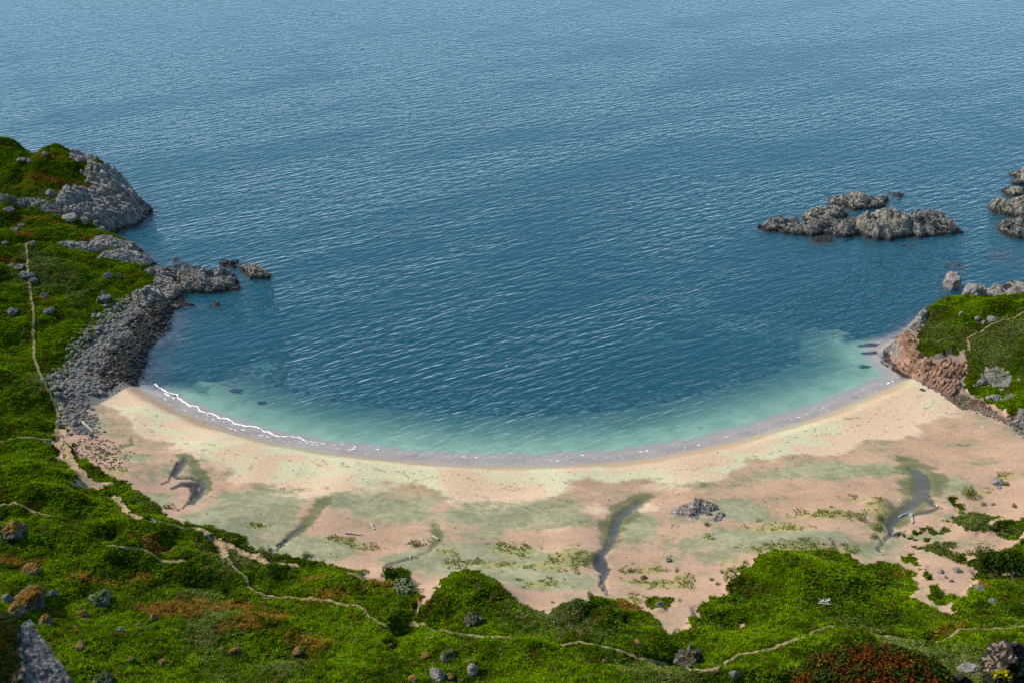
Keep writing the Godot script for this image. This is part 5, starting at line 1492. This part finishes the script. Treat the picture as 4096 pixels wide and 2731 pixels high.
func lay_driftwood() -> void:
	for k in DRIFTWOOD.size():
		var w: Array = DRIFTWOOD[k]
		var a := Vector3(w[0], ground(w[0], w[1]), -w[1])
		var b := Vector3(w[2], ground(w[2], w[3]), -w[3])
		var r: float = w[4]
		var path := []
		var radii := []
		for m in 7:
			var t := m / 6.0
			path.append((b - a) * t + Vector3(0, r * 0.75 + 0.06 * sin(t * 5.0 + k), 0) + Vector3(0.12, 0, 0.08) * sin(t * 4.0 + k * 2.0))
			radii.append(r * (1.15 - 0.45 * t) * (0.9 + 0.2 * hash2(k, m)))
		var o := base_at("driftwood_log", a)
		solid(tube(path, radii, 9, Vector3(0.62, 0.60, 0.56)), materials.wood, "trunk", o)
		for m in 2:
			var at: Vector3 = path[2 + m * 2]
			solid(tube([at, at + Vector3(0.2 - 0.4 * m, r * 1.4, 0.25 * r)], [r * 0.3, r * 0.16], 6, Vector3(0.55, 0.53, 0.5)), materials.wood, "branch_stub", o)
		tag(o, w[5], "driftwood")
	# wreckage of a hut on the right-hand knoll: a long pole and broken boards
	var p0 := Vector3(WRECK[0], 0, -WRECK[1])
	var p1 := Vector3(WRECK[2], 0, -WRECK[3])
	p0.y = ground(p0.x, -p0.z) + 0.5
	p1.y = ground(p1.x, -p1.z) + 0.42
	var pole := solid(tube([Vector3.ZERO, (p1 - p0) * 0.5, p1 - p0], [0.12, 0.115, 0.09], 8, Vector3(0.74, 0.73, 0.66)), materials.wood, "wooden_pole")
	pole.position = p0
	tag(pole, "long white pole lying on the dark green knoll", "pole")
	var heap := base_at("plank_heap", Vector3(WRECK[4], ground(WRECK[4], WRECK[5]) + 0.45, -WRECK[5]))
	tag(heap, "small heap of broken pale boards behind the long white pole", "planks")
	for k in 11:
		var board := BoxMesh.new()
		board.size = Vector3(0.16 + 0.14 * hash2(k, 1.0), 0.05, 0.6 + 0.9 * hash2(k, 2.0))
		var tone := 0.35 + 0.4 * hash2(k, 3.0)
		var m: StandardMaterial3D = materials.wood.duplicate()
		m.vertex_color_use_as_albedo = false
		m.albedo_color = Color(tone, tone, tone * 0.94).linear_to_srgb()
		var o := solid(board, m, "board", heap)
		o.position = Vector3(hash2(k, 4.0) * 2.6 - 0.6, 0.02 + 0.05 * (k % 4), hash2(k, 5.0) * 1.5 - 0.6)
		o.rotation = Vector3(0.3 * (hash2(k, 6.0) - 0.5), hash2(k, 7.0) * PI, 0.5 * (hash2(k, 8.0) - 0.5))

func set_gull() -> void:
	var o := base_at("seagull", Vector3(GULL[0], 0.7, -GULL[1]))
	o.rotation.y = 0.6
	var white := Vector3(0.82, 0.82, 0.82)
	solid(tube([Vector3(0, 0, -0.36), Vector3(0, 0.02, -0.2), Vector3(0, 0.0, 0.0), Vector3(0, 0.01, 0.2), Vector3(0, 0.03, 0.32)], [0.03, 0.09, 0.11, 0.07, 0.05], 10, white), materials.plain, "body", o)
	solid(tube([Vector3(0, 0.05, 0.28), Vector3(0, 0.07, 0.36), Vector3(0, 0.06, 0.42)], [0.05, 0.06, 0.03], 8, white), materials.plain, "head", o)
	solid(tube([Vector3(0, 0.06, 0.41), Vector3(0, 0.04, 0.5)], [0.02, 0.006], 5, Vector3(0.7, 0.45, 0.08)), materials.plain, "beak", o)
	for side in [-1.0, 1.0]:
		var st := SurfaceTool.new()
		st.begin(Mesh.PRIMITIVE_TRIANGLES)
		var rim := [Vector3(0.07, 0.06, 0.14), Vector3(0.42, 0.2, 0.2), Vector3(0.82, 0.16, 0.0), Vector3(0.5, 0.17, 0.0), Vector3(0.07, 0.04, -0.12)]
		for k in 3:
			for up in [0.012, -0.012]:
				for e in [0, k + 1, k + 2]:
					st.set_color(Color(0.7, 0.72, 0.74) if e != 2 else Color(0.25, 0.25, 0.26))
					st.add_vertex(Vector3(rim[e].x * side, rim[e].y + up, rim[e].z))
		st.generate_normals()
		var m: StandardMaterial3D = materials.plain
		solid(st.commit(), m, "wing", o)
	tag(o, "white seagull low over the open blue water of the bay", "bird")

func patch(q: Array, n: int, rough: float, look: Dictionary, deep: float) -> ArrayMesh:
	# a rock face spanned between four corners, with a skirt that runs down into the mountain
	var v := PackedVector3Array()
	var c := PackedColorArray()
	var f := PackedInt32Array()
	var up: Vector3 = (q[1] - q[0]).cross(q[3] - q[0]).normalized()
	if up.y < 0.0:
		up = -up
	var w := n + 1
	for j in w + 2:
		for i in w + 2:
			var u := clampf((i - 1.0) / n, 0, 1)
			var t := clampf((j - 1.0) / n, 0, 1)
			var p: Vector3 = q[0].lerp(q[1], u).lerp(q[3].lerp(q[2], u), t)
			p += up * rough * (1.2 * fine_noise.get_noise_3d(p.x * 1.2, p.y * 1.2, p.z * 1.2) + 0.5 * fine_noise.get_noise_3d(p.x * 4.0, p.y * 4.0, p.z * 4.0))
			p += Vector3(1, 0, 1) * rough * 0.9 * fine_noise.get_noise_3d(p.x * 1.5 + 40.0, p.y * 1.5, p.z)
			if i == 0 or j == 0 or i > w or j > w:
				p.y -= deep
			v.append(p)
			c.append(rock_tint(p * 1.6, look, 0.0))
	w += 2
	for j in w - 1:
		for i in w - 1:
			var k := j * w + i
			f.append_array([k, k + 1, k + w, k + 1, k + w + 1, k + w])
	return mesh_of(v, f, PackedVector3Array(), c)

func corner(a: Array) -> Array:
	var o := []
	for k in range(0, a.size(), 3):
		o.append(Vector3(a[k], a[k + 1], a[k + 2]))
	return o

func build_near_ledges() -> void:
	var look := look_of("grey").merged({"base": Vector3(0.13, 0.128, 0.13), "lichen": Vector3(0.36, 0.36, 0.36), "lichen_share": 0.7}, true)
	var s := corner(NEAR_SLAB)
	var slab := solid(patch(s, 60, 0.22, look, 6.0), materials.rock, "rock_slab")
	tag(slab, "near grey lichen-speckled rock slab in the lower left corner", "rock")
	var b := corner(NEAR_BANK)
	var bank := base_at("heather_bank", Vector3.ZERO)
	solid(patch(b, 24, 0.5, look_of("dark").merged({"base": Vector3(0.03, 0.03, 0.015)}, true), 6.0), materials.rock, "bank", bank)  # near-black bank colour is painted shade
	tag(bank, "heather-covered bank, shade painted into its dark colour, left of the near rock slab", "heather")
	var rows := PackedFloat32Array()
	for k in 1500:
		var p: Vector3 = b[0].lerp(b[1], rng.randf()).lerp(b[3].lerp(b[2], rng.randf()), rng.randf())
		var t := Vector3(0.028, 0.042, 0.006) * rng.randf_range(0.5, 1.6)  # leaf tone kept low, with the bank's shade put into the colour
		if rng.randf() < 0.06:
			t = Vector3(0.16, 0.07, 0.015)
		add_copy(rows, p, Vector3.ONE * rng.randf_range(0.3, 0.75), rng.randf() * TAU, t)
	scatter(leafy_mesh(97, 40, 0.1, 1.0), materials.leaf, rows, "foliage", "heather leaves coloured dark for shade, with a few red-brown sprigs", bank)
	# the ledge on the right, close to the camera
	var l := corner(NEAR_LEDGE)
	var ledge := solid(boulder_mesh(903, 20, 12, look_of("wet").merged({"base": Vector3(0.05, 0.047, 0.045)}, true)), materials.rock, "rock_ledge")
	ledge.position = l[0]
	ledge.scale = Vector3(3.4, 5.2, 2.2)
	tag(ledge, "dark rock ledge under the heather in the lower right corner", "rock")
	var mound := base_at("heather_mound", l[1])
	var core := SphereMesh.new()
	core.radius = 1.0
	core.height = 2.0
	core.radial_segments = 24
	core.rings = 12
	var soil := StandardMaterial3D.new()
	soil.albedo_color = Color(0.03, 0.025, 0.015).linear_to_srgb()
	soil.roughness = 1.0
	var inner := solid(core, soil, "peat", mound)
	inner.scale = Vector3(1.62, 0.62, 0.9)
	tag(mound, "mound of red-brown and green heather at the lower right edge", "heather")
	rows = PackedFloat32Array()
	for k in 2600:
		var q := Vector3(rng.randfn(), absf(rng.randfn()), rng.randfn()).normalized()
		var p := q * Vector3(1.66, 0.66, 0.94)
		var t := Vector3(0.03, 0.055, 0.008) * rng.randf_range(0.5, 1.7)
		var pick := fine_noise.get_noise_3d(p.x * 11.0, p.y * 11.0, p.z * 11.0) + 0.25 * (q.y - 0.6)
		if pick > 0.12:
			t = Vector3(0.15, 0.045, 0.010) * rng.randf_range(0.4, 1.2)
		elif pick > 0.03:
			t = Vector3(0.17, 0.12, 0.008) * rng.randf_range(0.6, 1.3)
		add_copy(rows, p, Vector3.ONE * rng.randf_range(0.12, 0.36), rng.randf() * TAU, t, (q + Vector3(0, 0.4, 0)).normalized())
	scatter(leafy_mesh(98, 22, 0.14, 1.2), materials.leaf, rows, "foliage", "small heather leaves, red-brown on top and green below", mound)
	var near := boulder_mesh(911, 34, 13, look_of("wet").merged({"base": Vector3(0.035, 0.034, 0.034), "lichen": Vector3(0.50, 0.38, 0.26), "lichen_share": 0.95, "rust": 0.0}, true))
	var big := solid(near, materials.rock, "lichen_boulder")
	big.position = l[2]
	big.scale = Vector3(0.62, 0.6, 0.5)
	tag(big, "black boulder with pale orange lichen in the lower right corner", "boulder")
	var chip := solid(boulder_mesh(917, 16, 10, look_of("pale")), materials.rock, "flat_stone")
	chip.position = l[3]
	chip.scale = Vector3(0.27, 0.06, 0.14)
	tag(chip, "small flat pale stone beside the black lichen boulder", "stone")
	var sprig := base_at("leafy_sprig", l[4])
	tag(sprig, "sprig of yellow-green leaves in front of the black lichen boulder", "plant")
	for k in 26:
		var v := PackedVector3Array()
		var f := PackedInt32Array()
		var c := PackedColorArray()
		var a := rng.randf() * TAU
		var out := Vector3(cos(a), rng.randf_range(0.2, 0.9), sin(a)).normalized()
		var root := Vector3(rng.randf_range(-0.16, 0.16), rng.randf_range(-0.05, 0.14), rng.randf_range(-0.1, 0.1))
		blade(v, f, c, root, root + out * rng.randf_range(0.07, 0.12), 0.07, 1.0)
		var m: StandardMaterial3D = materials.leaf
		for e in c.size():
			c[e] = Color(0.28, 0.22, 0.006) if k % 3 else Color(0.12, 0.18, 0.01)
		solid(mesh_of(v, f, PackedVector3Array(), c), m, "leaf", sprig)
	solid(tube([Vector3(0.03, -0.6, 0), Vector3(0, -0.2, 0), Vector3(-0.03, 0.1, 0)], [0.012, 0.01, 0.006], 5, Vector3(0.14, 0.09, 0.05)), materials.plain, "stem", sprig)

const SUN_FROM := Vector3(-62, 56, -26)
const WATER_DENSITY := 0.25
const WATER_COLOR := Color(0.018, 0.27, 0.42)

func _ready() -> void:
	var camera := Camera3D.new()
	camera.name = "camera"
	add_child(camera)
	camera.position = CAMERA_AT
	camera.rotation.x = -PITCH
	camera.fov = rad_to_deg(FOV)
	camera.near = 1.0
	camera.far = 8000.0
	camera.current = true
	var around := WorldEnvironment.new()
	around.name = "surroundings"
	var e := Environment.new()
	around.environment = e
	add_child(around)
	e.background_mode = Environment.BG_SKY
	var sky := Sky.new()
	var air := ProceduralSkyMaterial.new()
	air.sky_top_color = Color(0.36, 0.50, 0.64)
	air.sky_horizon_color = Color(0.68, 0.80, 0.90)
	air.sky_curve = 0.25
	air.ground_horizon_color = Color(0.5, 0.55, 0.6)
	air.ground_bottom_color = Color(0.2, 0.25, 0.3)
	sky.sky_material = air
	e.sky = sky
	e.tonemap_mode = Environment.TONE_MAPPER_LINEAR
	e.tonemap_exposure = 1.45
	e.volumetric_fog_enabled = true
	e.volumetric_fog_density = 0.0
	e.sdfgi_enabled = true
	e.ssao_enabled = true
	e.ssil_enabled = true
	var sun := DirectionalLight3D.new()
	sun.name = "sun"
	add_child(sun)
	sun.light_energy = 1.3
	sun.light_angular_distance = 2.0
	sun.light_color = Color(1.0, 0.95, 0.88)
	sun.shadow_enabled = true
	sun.look_at_from_position(SUN_FROM, Vector3.ZERO)

	rng.seed = 11
	low_noise.seed = 3
	low_noise.frequency = 0.012
	low_noise.fractal_octaves = 3
	mid_noise.seed = 5
	mid_noise.frequency = 0.07
	mid_noise.fractal_octaves = 3
	fine_noise.seed = 9
	fine_noise.frequency = 0.32
	fine_noise.fractal_octaves = 2
	ridge_noise.seed = 15
	ridge_noise.frequency = 0.019
	ridge_noise.fractal_octaves = 2
	make_materials()
	lay_terrain()
	lay_sea()
	lay_ribbons()
	raise_rocks()
	place_boulders()
	lay_driftwood()
	plant_bushes()
	plant_turf()
	set_gull()
	build_near_ledges()
